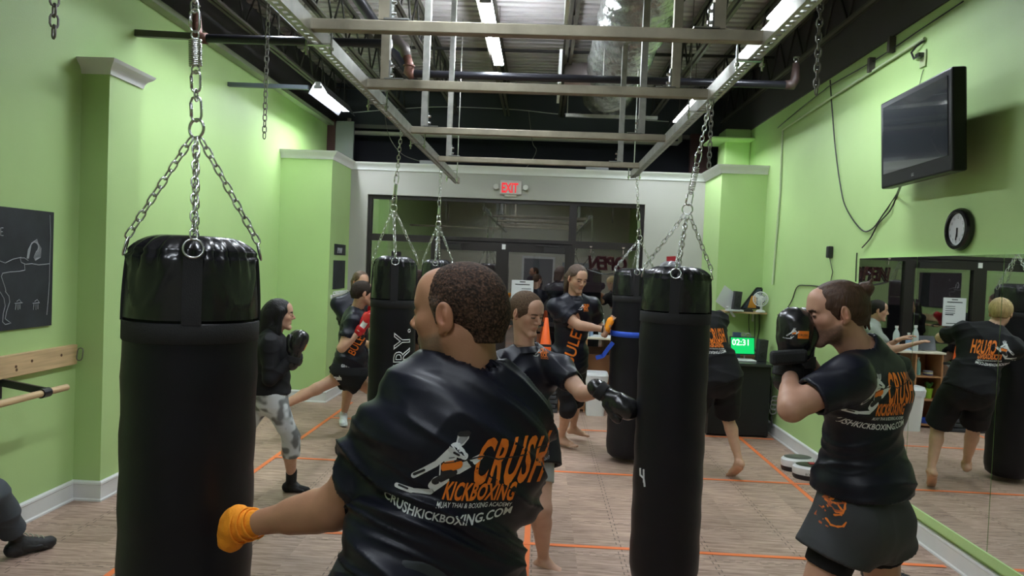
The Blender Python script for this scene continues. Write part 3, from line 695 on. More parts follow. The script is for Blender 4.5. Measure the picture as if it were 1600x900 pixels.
# ------------------------------------------------------------ television, clock, cables on the right wall
e = thing('television', (2.5, 5.08, 2.8), 'black flat television mounted high on the right wall', 'television')
c = V3(2.46, 5.09, 2.80); ux = V3(-.04, -1, .0); ux = nrm(ux); uz = nrm(V3(-.06, 0, 1)); un = np.cross(ux, uz); un = un if un[0] < 0 else -un
wd, ht = .515, .315
MB().quadbox(c - un * .045, ux * wd, uz * ht, un * .045).build('casing', mat('gloss black plastic', (.006, .006, .007), .35, spec=.3), e, bevel=.012)
MB().quadbox(c + uz * .03 + un * .001, ux * (wd - .05), uz * (ht - .072), un * .002).build('screen', mat('dark screen glass', (.045, .05, .06), .12, .0, spec=1.0, coat=1.0), e)
flat_text('maker_mark', 'LG', c - uz * (ht - .035) - ux * .02 + un * .001, ux, uz, .028, WHITEP, e)
MB().box((2.55, 5.0, 2.65), (XR, 5.2, 2.95)).build('wall_bracket', PLAS, e)
e = thing('wall_clock', (2.68, 4.86, 2.14), 'round black framed clock with white face on the right wall', 'clock')
cc = V3(XR, 4.86, 2.155)
MB().lathe([(.128, 0), (.138, .012), (.138, .03), (.128, .05), (.108, .052), (.102, .030)], cc, 48, ax=(-1, 0, 0), cap=False).build('clock_rim', mat('gloss black rim', (.01, .01, .01), .2), e, smooth='auto')
MB().lathe([(.104, .030), (.104, .034)], cc, 48, ax=(-1, 0, 0)).build('clock_face', PAPER, e)
for h in range(1, 13):
    a = math.radians(90 - 30 * h); p_ = cc + V3(-.0355, -.078 * math.cos(a) + .014, .078 * math.sin(a) - .009)
    flat_text('clock_numeral', str(h), p_, (0, -1, 0), (0, 0, 1), .026, PLAS, e)
mb = MB(); mb.bar(cc + V3(-.037, 0, 0), cc + V3(-.037, .012, -.07), .002, .008, (1, 0, 0)); mb.bar(cc + V3(-.038, 0, .01), cc + V3(-.038, .0, -.05), .002, .01, (1, 0, 0)); mb.build('clock_hands', PLAS, e)
cable('long black cable looping down the right wall to the television', [PX(*p, XR - .012) for p in ((1297, 125), (1300, 170), (1305, 230), (1313, 290), (1322, 325), (1345, 358), (1362, 358), (1380, 335), (1400, 305))] + [V3(2.5, 5.3, 2.5)], .006)
cable('second black cable hanging from the television to the mirror top', [V3(2.5, 5.28, 2.5)] + [PX(*p, XR - .015) for p in ((1402, 305), (1390, 330), (1372, 350), (1360, 372), (1347, 387))], .006)
e = thing('wall_outlet', PX(1444, 92, XR), 'wall outlet with black plug above the television', 'outlet')
c = PX(1444, 92, XR); MB().box(c + V3(-.012, -.04, -.06), c + V3(.0, .04, .06)).build('cover_plate', mat('green plate', (.45, .55, .3), .5), e, bevel=.003)
mb = MB(); mb.box(c + V3(-.05, -.02, .01), c + V3(-.01, .035, .04)); pts = [c + V3(-.03, .04, .03), PX(1428, 92, XR - .02), PX(1424, 82, XR - .03), PX(1432, 72, XR - .03), PX(1445, 62, XR - .01)]; mb.tube(pts, .008, 8); mb.build('plug', PLAS, e)
cable('two thin pale wires from the outlet down to the television', [PX(1443, 108, XR - .01), PX(1440, 118, XR - .01), PX(1436, 136, XR - .01)], .004, mat('pale green wire', (.4, .5, .3), .5))
cq = [PX(*p, XR - .015) for p in ((1207, 445), (1219, 300), (1223, 203), (1300, 152), (1430, 69), (1445, 60))]
tag(MB().tube(cq, .012, 8).build('conduit', mat('painted conduit', (.50, .60, .38), .5), smooth='auto'), 'pale thin conduit climbing the right wall and following its top', 'conduit')
cable('thin dark wire clipped under the right dark beam', [PX(*p, XR - .02) for p in ((1215, 200), (1250, 170), (1285, 143), (1300, 132), (1370, 92), (1440, 45), (1505, 2))], .005)
mb = MB(); 
for k, p_ in enumerate(((1366, 102), (1398, 70))): q = PX(*p_, XR); tag(MB().box(q + V3(-.05, -.02, -.06), q + V3(0, .02, .06)).build('wall_clip', mat('dark clip', (.08, .07, .06), .6)), 'small dark bracket on the right wall above the television, %s one' % ('left', 'right')[k], 'bracket')

c = PX(1300, 394, XR); e = thing('power_adapter', c, 'small black power adapter plugged into the right wall', 'adapter')
MB().box(c + V3(-.045, -.035, -.055), c + V3(0, .035, .055)).build('adapter_body', PLAS, e, bevel=.01)
MB().tube([c + V3(-.02, 0, -.05), PX(1301, 425, XR - .01), PX(1298, 440, XR - .01)], .004, 6).build('adapter_cord', PLAS, e)
cable('black cord hanging along the left edge of the mirrors', [PX(*p, XR - .01) for p in ((1339, 395), (1338, 410), (1337, 440))], .005)
cable('black cable drooping behind the bun haired man', [PX(*p, XR - .01) for p in ((1285, 448), (1262, 446), (1246, 448), (1237, 470), (1225, 488), (1215, 492))], .006)

# ------------------------------------------------------------ exit sign
e = thing('exit_sign', (-.45, YF, 2.80), 'lit EXIT sign with two lamp heads above the door', 'exit sign')
MB().box((-.61, YF - .05, 2.77), (-.31, YF, 2.96)).build('housing', mat('pale sign plastic', (.55, .52, .50), .5), e, bevel=.015)
flat_text('exit_letters', 'EXIT', (-.585, YF - .052, 2.80), (1, 0, 0), (0, 0, 1), .175, mat('red lit letters', (.8, .02, .03), .5, emit=(1, .02, .03), es=.5), e, offset=.006, xs=.62)
for s in (-1, 1):
    c = V3(-.46 + s * .20, YF - .03, 2.87)
    mb = MB(); mb.lathe([(.02, 0), (.038, .02), (.040, .045), (.034, .055)], c + V3(0, .02, 0), 18, ax=(0, -1, 0)); mb.tube([c, V3(-.46 + s * .15, YF - .02, 2.85)], .01, 8); mb.build('lamp_head', mat('clear lamp', (.5, .5, .46), .2), e, smooth='auto')
MB().box((-.54, YF - .03, 2.745), (-.38, YF - .0, 2.77)).build('lower_bar', PIPEW, e)

# ------------------------------------------------------------ OPEN sign in the window (faces the street)
e = thing('open_sign', (.87, YF + .06, 1.9), 'unlit OPEN sign in the right window, seen from behind', 'sign')
v, f = text_mesh('OPEN', .25, offset=.0, outline=.011, xs=.80, shear=.15, maxedge=.5)
mb = MB(); mb.v = [(1.17 - p[0] * 1.0, YF + .055 + p[2], 1.81 + p[1] * 1.0) for p in v]; mb.f = f; mb.m = [0] * len(f)
mb.build('letter_tubes', mat('dark red neon tube', (.035, .010, .012), .25), e)
mb = MB(); pts = [(1.12 - .5 * t, YF + .07, 1.81 - .06 * math.sin(math.pi * t)) for t in np.linspace(0, 1, 12)]; mb.tube(pts, .008, 6); mb.build('under_curve', PLAS, e)
mb = MB()
for x in (.66, 1.10): mb.tube([(x, YF + .07, 2.03), (x, YF + .06, 2.09), (x, YF + .045, 2.12)], .004, 6); mb.lathe([(.012, 0), (.02, .02)], (x, YF + .05, 2.10), 12)
mb.build('suction_hook', mat('clear hook', (.5, .4, .4), .2), e)
# notice on the door glass
e = thing('paper_notice', (-.30, YF + .09, 1.3), 'white printed notice taped inside the right door glass', 'notice')
MB().box((-.40, YF + .091, 1.24), (-.10, YF + .094, 1.62)).build('sheet', PAPER, e)
mb = MB(); 
for z, w in ((1.59, .08), (1.555, .2)): mb.box((-.25 - w / 2, YF + .089, z), (-.25 + w / 2, YF + .0915, z + .012))
for z in (1.50, 1.47, 1.44, 1.41): mb.box((-.26, YF + .089, z), (-.13, YF + .0915, z + .008))
mb.box((-.24, YF + .089, 1.385), (-.13, YF + .0915, 1.40)); mb.box((-.35, YF + .089, 1.27), (-.15, YF + .0915, 1.28))
mb.build('printed_lines', PLAS, e)

# ------------------------------------------------------------ posters on the left box side
tag(MB().box((-2.65, 9.3, 1.86), (-2.642, 9.82, 2.0)).build('banner', BLACKB), 'narrow black strip sign on the side of the left box', 'sign')
flat_text('banner_lettering', 'PYW', (-2.640, 9.42, 1.885), (0, 1, 0), (0, 0, 1), .1, GREYP, bpy.data.objects['banner'], outline=.003, maxedge=1)
tag(MB().box((-2.65, 9.28, 1.42), (-2.64, 9.82, 1.79)).build('chalkboard_panel', BLACKB), 'small black board under the strip sign on the left box', 'board')
e = thing('coat_hook_rail', (-2.63, 9.55, 1.33), 'white rail of hooks under the small black board', 'hook rail')
MB().box((-2.65, 9.2, 1.30), (-2.63, 9.9, 1.35)).build('rail', WPLAS, e)
for i in range(7):
    y = 9.26 + i * .095; MB().ring((-2.61, y, 1.37), (0, 1, .0), .022, .006, 12, 6).build('hook', WPLAS, e, smooth=True)

# ------------------------------------------------------------ blackboard, plank and barre on the left wall
bx = XL
e = thing('blackboard', (XL, 4.2, 1.3), 'blackboard with chalk figure drawings on the near left wall', 'blackboard')
MB().box((XL, 3.1, 1.28), (XL + .015, 4.83, 2.04)).build('board', BLACKB, e)
def chalkline(pts, r=.0022): return [(XL + .016, y, z) for (y, z) in pts]
def cz(px, py): q = PX(px, py, XL + .016); return (q[1], q[2])
mb = MB()
def stroke(pl, r=.0022):
    q = [cz(*p) for p in pl]; out = []
    for i in range(len(q) - 1):
        for t in (0, .5): out.append((q[i][0] + (q[i + 1][0] - q[i][0]) * t, q[i][1] + (q[i + 1][1] - q[i][1]) * t))
    out.append(q[-1]); mb.tube([(XL + .0165, a, b) for a, b in out], r, 4)
stroke([(78, 336), (79, 370), (78, 400), (77, 440), (75, 470), (73, 492)])
stroke([(77, 412), (70, 413), (60, 414), (50, 412), (40, 413), (33, 410), (31, 403), (38, 403), (44, 407)])
for k in range(6):
    a = k * .33; stroke([(42 + k * .5, 404), (44 + k, 390 - k * 2), (50 + k * 1.5, 379 - k * 1.0), (58 + k * .6, 378 + k * 2), (64 - k * 1.5, 388 + k * 1.0), (63 - k * 2, 402), (55, 407)])
stroke([(33, 402), (20, 405), (8, 411), (0, 408)]); stroke([(38, 412), (39, 422), (30, 424), (15, 425), (4, 427), (2, 432), (8, 450), (9, 455)])
stroke([(8, 455), (14, 463), (15, 472), (10, 487), (8, 498), (17, 505), (8, 507), (4, 503), (5, 490), (8, 478), (6, 466), (0, 456)])
for ox in (0, 28):
    stroke([(23 + ox, 474), (35 + ox * .95, 473)]); stroke([(25 + ox, 475), (24 + ox, 484)]); stroke([(28 + ox, 475), (28 + ox, 484)]); stroke([(31 + ox, 475), (31 + ox, 483)]); stroke([(26 + ox, 471), (30 + ox, 468), (33 + ox, 472)])
stroke([(5, 356), (1, 356), (1, 368), (5, 368)]); stroke([(1, 362), (4, 362)])
mb.build('chalk_drawing', CHALK, e)
e = thing('wooden_plank', (XL, 4.2, 1.0), 'pine plank screwed to the near left wall above the barre', 'plank')
MB().box((XL, 3.0, .985), (XL + .038, 5.08, 1.125)).build('board', WOOD, e, bevel=.003)
MB().link((XL + .075, 5.05, 1.06), (0, .2, 1), (1, 0, 0), .09, .04, .004, 8).build('snap_hook', OLDCH, e, smooth=True)
mb = MB()
for (px, py) in ((50, 564), (96, 555), (25, 573), (26, 578)): q = PX(px, py, XL + .0385); mb.lathe([(.010, 0), (.010, .0012)], q, 12, ax=(1, 0, 0))
mb.build('knot', mat('knot brown', (.12, .06, .03), .6), e)
e = thing('ballet_barre', (XL + .25, 4.0, .9), 'round wooden barre on a black bracket on the near left wall', 'barre')
MB().tube([(-3.0, 3.0, .915), (-3.0, 4.57, .915)], .021, 16).build('wooden_rod', WOOD, e, smooth='auto')
mb = MB(); yb = 4.36; mb.box((XL, yb - .03, .86), (XL + .01, yb + .03, 1.03)); mb.bar((XL, yb, .97), (-3.0, yb, .925), .02, .045); mb.lathe([(.03, -.035), (.03, .035)], (-3.0, yb, .915), 16, ax=(0, 1, 0)); mb.build('bracket', PLAS, e)
tag(MB().box((XL, 7.6, 1.02), (XL + .035, 8.6, 1.16)).build('wooden_plank', WOOD, bevel=.003), 'second pine plank on the left wall behind the woman in black', 'plank')

# ------------------------------------------------------------ desk corner, right rear
e = thing('black_desk', (2.2, 8.6, 0), 'black desk in the rear right corner with the timer screen on it', 'desk')
MB().box((1.93, 8.28, .02), (2.60, 8.31, .80)).build('front_panel', mat('black laminate', (.010, .010, .011), .5, spec=.3), e)
mb = MB().box((1.93, 8.31, .0), (1.96, 8.95, .80)).box((2.57, 8.31, 0), (2.60, 8.95, .80)); mb.build('side_panel', MATS['black laminate'], e)
MB().box((1.90, 8.22, .80), (2.64, 9.0, .83)).build('desk_top', mat('black gloss top', (.02, .021, .023), .22), e, bevel=.004)
MB().box((1.93, 9.0, .0), (2.62, 9.06, .90)).build('back_rail', OAK, e)
e = thing('timer_monitor', (2.36, 8.5, .83), 'small monitor with green screen showing 02:31 on the desk', 'monitor')
c = V3(2.34, 8.52, 1.0); U = nrm(V3(1, .15, 0)); Vv = nrm(V3(0, .22, 1)); Nn = np.cross(U, Vv)
MB().quadbox(c - Nn * .012 * (1 if Nn[1] < 0 else -1), U * .15, Vv * .105, Nn * .01).build('screen_casing', PLAS, e, bevel=.004)
Nf = Nn if Nn[1] < 0 else -Nn
MB().quadbox(c + Nf * .001, U * .138, Vv * .092, Nf * .002).build('lit_screen', mat('green screen', (0, .3, .08), .4, emit=(.0, .55, .12), es=1.0), e)
flat_text('digits', '02:31', c - U * .128 + Vv * .005 + Nf * .003, U, Vv, .098, mat('lit digits', (.8, .9, .85), .4, emit=(.85, 1, .9), es=.9), e, offset=.002)
MB().box((2.22, 8.42, .83), (2.48, 8.62, .845)).build('stand_base', WPLAS, e, bevel=.005)
def speaker(c, w, d, h, label, tilt=0):
    e = thing('desk_speaker', c, label, 'speaker'); c = V3(c); z = nrm(V3(tilt, 0, 1)); x = nrm(np.cross(V3(0, 1, 0), z)); 
    MB().quadbox(c + z * h / 2, x * w / 2, (0, d / 2, 0), z * h / 2).build('cabinet', mat('speaker black', (.02, .02, .022), .5), e, bevel=.006)
    for zz, r in ((h * .3, w * .36), (h * .72, w * .2)): MB().lathe([(r, 0), (r, .004), (r * .7, .002), (r * .3, .006)], c + z * zz + V3(0, -d / 2, 0), 20, ax=(0, -1, 0)).build('speaker_cone', PLAS, e, smooth='auto')
speaker((2.56, 8.55, .83), .10, .12, .25, 'black speaker beside the green timer screen', .06)
tag(MB().box((2.30, 8.75, .83), (2.38, 8.83, 1.13)).build('tall_carton', mat('blue carton', (.06, .09, .16), .5)), 'small blue box standing behind the timer screen', 'box')
mb = MB(); mb.ring((2.46, 8.75, 1.10), (0, 1, .2), .028, .006, 16, 6); mb.ring((2.40, 8.75, 1.11), (0, 1, .2), .022, .005, 16, 6); mb.tube([(2.43, 8.75, .83), (2.43, 8.75, 1.09)], .008, 6); tag(mb.build('headset', GREYP), 'grey glasses like gadget behind the timer screen', 'gadget')
mb = MB(); mb.box((2.0, 8.35, .83), (2.16, 8.5, .845)); mb.box((2.0, 8.36, .845), (2.12, 8.46, .852)); tag(mb.build('notebook', mat('pale blue card', (.25, .42, .5), .6)), 'pale blue notebook lying on the black desk', 'notebook')
# shelf on the box front with fan and clutter
SY = 9.1
e = thing('wall_shelf', (2.45, SY, 1.36), 'small wooden shelf high in the rear right corner', 'shelf')
MB().box((2.20, 8.82, 1.355), (2.69, SY, 1.375)).build('shelf_board', WOOD, e)
mb = MB(); mb.bar((2.3, 9.08, 1.355), (2.3, 9.08, 1.25), .02, .02); mb.bar((2.6, 9.08, 1.355), (2.6, 9.08, 1.25), .02, .02); mb.build('shelf_bracket', WPLAS, e)
mb = MB(); mb.quadbox((2.24, 8.93, 1.52), (.09, .02, -.06), (.0, .002, .0), (.05, 0, .10)); tag(mb.build('paper_sheet', PAPER), 'large sheet of paper leaning behind the shelf speaker', 'paper')
mb = MB(); mb.quadbox((2.30, 8.80, 1.388), (.10, .03, 0), (.0, .07, 0), (0, 0, .008)); mb.quadbox((2.26, 8.80, 1.37), (.05, .03, -.06), (.0, .03, 0), (.01, 0, .002)); tag(mb.build('papers', PAPER), 'stack of white papers sliding off the shelf end', 'paper')
speaker((2.34, 8.90, 1.375), .085, .10, .24, 'black speaker standing on the wall shelf', .08)
e = thing('picture_frame', (2.48, 8.97, 1.38), 'black frame leaning diagonally on the shelf', 'frame')
mb = MB(); q = [V3(2.42, 8.98, 1.40), V3(2.60, 8.98, 1.66), V3(2.66, 8.98, 1.66), V3(2.66, 8.98, 1.42)]
for i in range(3): mb.bar(q[i], q[i + 1], .02, .02, (0, 1, 0))
mb.bar(q[3], q[0], .02, .02, (0, 1, 0)); mb.build('frame_bars', PLAS, e)
MB().poly([q[0], q[1], q[2], q[3]], .004, (0, 1, 0)).build('picture', mat('dark blue print', (.05, .07, .12), .5), e)
MB().poly([(2.50, 8.97, 1.42), (2.54, 8.97, 1.56), (2.60, 8.97, 1.58), (2.60, 8.97, 1.42)], .006, (0, 1, 0)).build('orange_patch', mat('amber print', (.65, .28, .03), .5), e)
e = thing('desk_fan', (2.62, 8.85, 1.375), 'small white desk fan on the wall shelf', 'fan')
fc = V3(2.60, 8.80, 1.535); fa = nrm(V3(-.45, -1, .1))
mb = MB(); mb.ring(fc, fa, .085, .005, 30, 6)
for k in range(5): mb.ring(fc + fa * .012, fa, .015 + .016 * k, .0018, 24, 4)
uu = nrm(np.cross(fa, V3(0, 0, 1))); ww = np.cross(uu, fa)
for k in range(20):
    a = k * math.pi / 10; dd = math.cos(a) * uu + math.sin(a) * ww; mb.tube([fc + fa * .016, fc + dd * .085], .0016, 4); mb.tube([fc - fa * .03, fc + dd * .085], .0016, 4)
mb.build('fan_cage', WPLAS, e)
mb = MB()
for k in range(3):
    a = k * 2 * math.pi / 3 + .4; dd = math.cos(a) * uu + math.sin(a) * ww; d2_ = math.cos(a + .9) * uu + math.sin(a + .9) * ww; mb.poly([fc - fa * .002, fc + dd * .07, fc + (dd + d2_) * .045 - fa * .012, fc + d2_ * .05 - fa * .015], .003, fa)
mb.build('fan_blades', mat('clear plastic', (.5, .55, .55), .3), e)
mb = MB(); mb.lathe([(.03, 0), (.04, .02), (.035, .07), (.01, .08)], fc - fa * .02, 18, ax=-fa); mb.build('motor', WPLAS, e, smooth='auto')
mb = MB(); mb.tube([fc - fa * .05, V3(2.63, 8.86, 1.42), V3(2.62, 8.85, 1.375)], .014, 8); mb.lathe([(.055, 0), (.055, .015), (.03, .03)], (2.62, 8.85, 1.376), 18); mb.build('stand', WPLAS, e, smooth='auto')
e = tag(MB().lathe([(.03, 0), (.055, .01), (.055, .02), (.02, .025)], (2.66, 8.98, 1.53), 18, ax=(-.3, -1, 0)).box((2.655, 8.96, 1.376), (2.675, 9.0, 1.53)).build('headphones', PLAS), 'black round object behind the white fan on the shelf', 'headphones')
tag(MB().box((2.40, 8.83, 1.376), (2.53, 8.95, 1.40)).box((2.46, 8.84, 1.40), (2.52, 8.92, 1.41)).build('router', PLAS), 'flat black box at the front of the wall shelf', 'router')
for k, (ax_, lb) in enumerate(((2.55, 'left'), (2.62, 'middle'), (2.67, 'right'))):
    cable('%s thin cord hanging from the wall shelf to the desk' % lb, [(ax_, 9.07, 1.36), (ax_ + .01, 9.07, 1.15), (2.62 + .02 * k, 9.05, .9), (2.64 + .01 * k, 8.7 - .1 * k, .7), (2.66, 8.4, .3), (2.65, 8.3, .12)], .005)
mb = MB()
for k in range(4): mb.ring((2.655, 8.32 - .02 * k, .30 + .05 * k), (.3, 1, .2 * k), .035, .006, 14, 5)
tag(mb.build('cable_tangle', mat('mixed cable', (.2, .2, .2), .5)), 'tangle of cables at the right end of the black desk', 'cable')

# ------------------------------------------------------------ shelves, bin, cones, mats at the back
e = thing('counter_top', (.65, 9.5, .95), 'white topped counter resting on the wooden cubbies', 'counter')
MB().box((.26, 9.28, .925), (1.38, 9.72, .95)).build('top_board', mat('cream laminate', (.66, .60, .48), .4), e, bevel=.004)
def cubby(x0, x1, label):
    e = thing('cubby_shelf', ((x0 + x1) / 2, 9.5, 0), label, 'shelf'); y0, y1 = 9.3, 9.7
    for x in (x0, x1 - .02): MB().box((x, y0, 0), (x + .02, y1, .925)).build('side_panel', OAK, e)
    for z in (.03, .34, .63): MB().box((x0 + .02, y0, z), (x1 - .02, y1, z + .018)).build('shelf_board', OAK, e)
    MB().box((x0 + .02, y1 - .01, .03), (x1 - .02, y1, .925)).build('back_panel', OAK, e)
cubby(.28, .62, 'open wooden cubby shelf hidden behind the tall man, seen in the mirror')
cubby(.93, 1.33, 'open wooden cubby shelf behind the tall bag')
tag(MB().box((.62, 9.60, .06), (.93, 9.62, .70)).build('wood_panel', OAK), 'wooden panel between the two cubbies behind the white bin', 'panel')
e = thing('trash_bin', (.735, 9.15, 0), 'white plastic bin with bag liner beside the wooden cubby', 'bin')
mb = MB(); prof = []
def rbox(mb, c, w, d, z0, z1, w2, d2, n=24):
    b = len(mb.v)
    for (W_, D_, z) in ((w, d, z0), (w2, d2, z1)):
        for k in range(n):
            a = 2 * math.pi * k / n; ca, sa = math.cos(a), math.sin(a); ex = 2 / 5
            mb.v.append((c[0] + W_ / 2 * math.copysign(abs(ca) ** ex, ca), c[1] + D_ / 2 * math.copysign(abs(sa) ** ex, sa), z))
    for k in range(n):
        l = (k + 1) % n; mb.f.append([b + k, b + l, b + n + l, b + n + k]); mb.m.append(mb.mi)
    mb.f.append([b + k for k in range(n)][::-1]); mb.f.append([b + n + k for k in range(n)]); mb.m += [mb.mi] * 2
    return mb
rbox(mb, (.735, 9.15), .22, .18, 0, .50, .28, .23).build('bin_body', WPLAS, e, smooth='auto')
mb = MB(); rbox(mb, (.735, 9.15), .285, .235, .42, .50, .30, .25); rbox(mb, (.735, 9.15), .30, .25, .50, .54, .27, .21).build('bin_liner', mat('thin white plastic bag', (.66, .68, .70), .3, bump=.8, bscale=30), e, smooth='auto')
def bottle(x, y, z, r, h, m, label):
    e = thing('water_bottle', (x, y, z), label, 'bottle'); MB().lathe([(r, 0), (r, h * .6), (r * .9, h * .7), (r * .4, h * .85), (r * .4, h * .9)], (x, y, z), 16).build('bottle_body', m, e, smooth='auto')
    MB().lathe([(r * .5, 0), (r * .5, h * .1)], (x, y, z + h * .9), 14).build('cap', WPLAS, e)
CLR = mat('clear bottle', (.5, .55, .56), .1, spec=.8)
bottle(.80, 9.45, .95, .04, .30, CLR, 'tall clear bottle on the counter, left one in the mirror')
bottle(.66, 9.42, .95, .035, .22, mat('blue labelled bottle', (.25, .35, .5), .3), 'shorter bottle with blue label on the counter')
bottle(.60, 9.38, .95, .04, .32, CLR, 'tall clear bottle on the counter beside the tablet')
bottle(.53, 9.42, .648, .035, .22, mat('green bottle', (.18, .35, .3), .3), 'green sports bottle on the top cubby shelf')
tag(MB().box((1.0, 9.35, .95), (1.07, 9.42, 1.09)).build('paper_cup', PAPER), 'white cup standing on the counter near its right end', 'cup')
mb = MB(); mb.box((.66, 9.32, .95), (.95, 9.5, .962)); mb.box((.7, 9.35, .962), (.9, 9.5, .97)); tag(mb.build('papers', PAPER), 'white papers lying on the counter behind the tall man', 'paper')
e = thing('tablet', (.45, 9.42, .95), 'black tablet leaning on a stand on the counter', 'tablet')
MB().quadbox((.44, 9.44, 1.05), (.12, 0, 0), (0, .006, 0), (0, .04, .09)).build('tablet_body', PLAS, e, bevel=.004)
MB().quadbox((.44, 9.434, 1.052), (.105, 0, 0), (0, .004, 0), (0, .033, .075)).build('tablet_screen', mat('tablet glass', (.05, .055, .06), .1), e)
MB().bar((.44, 9.5, .95), (.44, 9.47, 1.06), .02, .02).build('tablet_stand', PLAS, e)
for k in range(3): tag(MB().lathe([(.055, 0), (.06, .012), (.055, .018)], (.40, 9.42, .648 + k * .019), 20).build('plate', mat(['navy plate', 'cream plate', 'grey plate'][k], [(.05, .06, .15), (.6, .55, .35), (.2, .2, .25)][k], .4)), '%s round plate in the small stack on the cubby shelf' % ['dark blue', 'cream', 'grey'][k], 'plate', 'plates on the cubby shelf')
for k in range(5): tag(MB().box((.47, 9.34, .358 + k * .03), (.60, 9.55, .358 + k * .03 + .024)).build('magazine', mat('mag%d' % (k % 2), [(.5, .5, .5), (.2, .12, .15)][k % 2], .5)), '%s magazine in the pile on the middle cubby shelf' % ['lowest', 'second', 'middle', 'fourth', 'topmost'][k], 'magazine', 'magazines piled in the cubby')
e = thing('plant_pot', (.38, 9.42, .358), 'lime green pot with leaves in the middle cubby', 'pot')
MB().lathe([(.035, 0), (.05, .12), (.053, .125)], (.38, 9.42, .358), 18).build('pot', mat('lime plastic', (.35, .65, .05), .4), e, smooth='auto')
mb = MB()
for k in range(9): a = k * .7; mb.tube([(.38, 9.42, .48), (.38 + .04 * math.cos(a), 9.42 + .04 * math.sin(a), .54 + .01 * (k % 3))], [.006, .012], 6)
mb.build('leaves', mat('leaf green', (.05, .16, .03), .6), e)
tag(MB().lathe([(.06, 0), (.09, .05), (.092, .055)], (.42, 9.42, .048), 18).build('bowl', BLUE), 'blue bowl on the lowest cubby shelf', 'bowl')
tag(MB().box((.97, 9.34, .36), (1.25, 9.6, .50)).build('storage_box', BLUE, bevel=.01), 'blue box in the cubby behind the tall bag', 'box')
tag(MB().box((1.0, 9.34, .65), (1.2, 9.6, .78)).build('storage_box', PAPER, bevel=.01), 'white box in the cubby behind the tall bag', 'box')
e = None
STK = mat('black foam mat', (.03, .032, .036), .75)
for k in range(9):
    rnd = random.Random(k); dx = rnd.uniform(-.015, .015)
    tag(MB().box((-.18 + dx, 9.12, .002 + k * .056), (.26 + dx, 9.52, .050 + k * .056)).build('kick_shield', STK, bevel=.012), 'black foam pad, %s in the stack under the orange cones' % ['lowest', 'second', 'third', 'fourth', 'fifth', 'sixth', 'seventh', 'eighth', 'topmost'][k], 'pad', 'black pads stacked under the cones')
def cone(z, label, h=.66):
    e = thing('traffic_cone', (.09, 9.32, z), label, 'cone')
    MB().lathe([(.11, .02), (.022, h), (.018, h + .006)], (.09, 9.32, z), 24).build('cone_body', CONE, e, smooth='auto')
    rbox(MB(), (.09, 9.32), .30, .30, z, z + .02, .29, .29).build('cone_base', CONE if z > .6 else CONE, e)
cone(.506, 'orange traffic cone standing on the stack of black pads')
tag(MB().bar((-.3, 9.19, .83), (.34, 9.19, .83), .025, .03).build('black_bar', PLAS), 'black bar lying across the orange cone', 'bar')
# round pads on the floor by the mirror
def pad(c, ang, label, top):
    e = thing('punch_mitt', c, label, 'pad'); c = V3(c); n = 30
    mb = MB()
    def ell(a, b, z): return [(a * math.cos(2 * math.pi * k / n), b * math.sin(2 * math.pi * k / n), z) for k in range(n)]
    def tf(p): return (c[0] + p[0] * math.cos(ang) - p[1] * math.sin(ang), c[1] + p[0] * math.sin(ang) + p[1] * math.cos(ang), c[2] + p[2] * 1.55)
    def loft(rows, nm, m):
        mb = MB()
        for r in rows: mb.v += [tf(p) for p in r]
        for i in range(len(rows) - 1):
            for k in range(n): l = (k + 1) % n; mb.f.append([i * n + k, i * n + l, (i + 1) * n + l, (i + 1) * n + k]); mb.m.append(0)
        mb.f.append(list(range(n))[::-1]); mb.f.append([(len(rows) - 1) * n + k for k in range(n)]); mb.m += [0, 0]
        mb.build(nm, m, e, smooth='auto')
    A, B = .155, .115
    loft([ell(A * .93, B * .93, 0), ell(A, B, .012), ell(A, B, .028)], 'lower_shell', PLAS)
    loft([ell(A, B, .028), ell(A * 1.02, B * 1.02, .045), ell(A, B, .066), ell(A * .86, B * .86, .078)], 'white_rim', WPLAS)
    loft([ell(A * .84, B * .84, .079), ell(A * .6, B * .6, .084), ell(A * .2, B * .2, .082)], 'target_face', top)
    return e
pad((2.48, 6.98, 0.0), .2, 'white and black punch mitt lying behind the other by the mirror', mat('grey face', (.08, .08, .085), .35))
pd = pad((2.50, 6.70, 0.0), -.1, 'white punch mitt with black and red face nearer the camera by the mirror', mat('black face', (.015, .015, .018), .3))
flat_text('mitt_lettering', 'BOXING', (2.41, 6.580, .055), (1, -.06, 0), (0, 0, 1), .028, PLAS, pd, lift=.006)
MB().quadbox((2.52, 6.72, .130), (.03, .0, 0), (0, .03, 0), (0, 0, .003)).build('red_patch', mat('dark red print', (.35, .01, .03), .4), pd)
# storeroom door, panels and phone holder's back wall (seen reflected in the door glass)
struct('door_3', MB().box((-.55, YB, 0), (.35, YB + .03, 2.08)), mat('grey door', (.16, .17, .18), .5))
mb = MB(); mb.box((-.62, YB, 0), (-.55, YB + .05, 2.15)); mb.box((.35, YB, 0), (.42, YB + .05, 2.15)); mb.box((-.55, YB, 2.08), (.35, YB + .05, 2.15)); struct('trim_7', mb, WPLAS)
tag(MB().box((.65, YB, .9), (1.5, YB + .02, 2.0)).build('wall_panel', mat('grey green board', (.28, .33, .33), .6)), 'grey green board on the back wall, seen in the door glass', 'board')
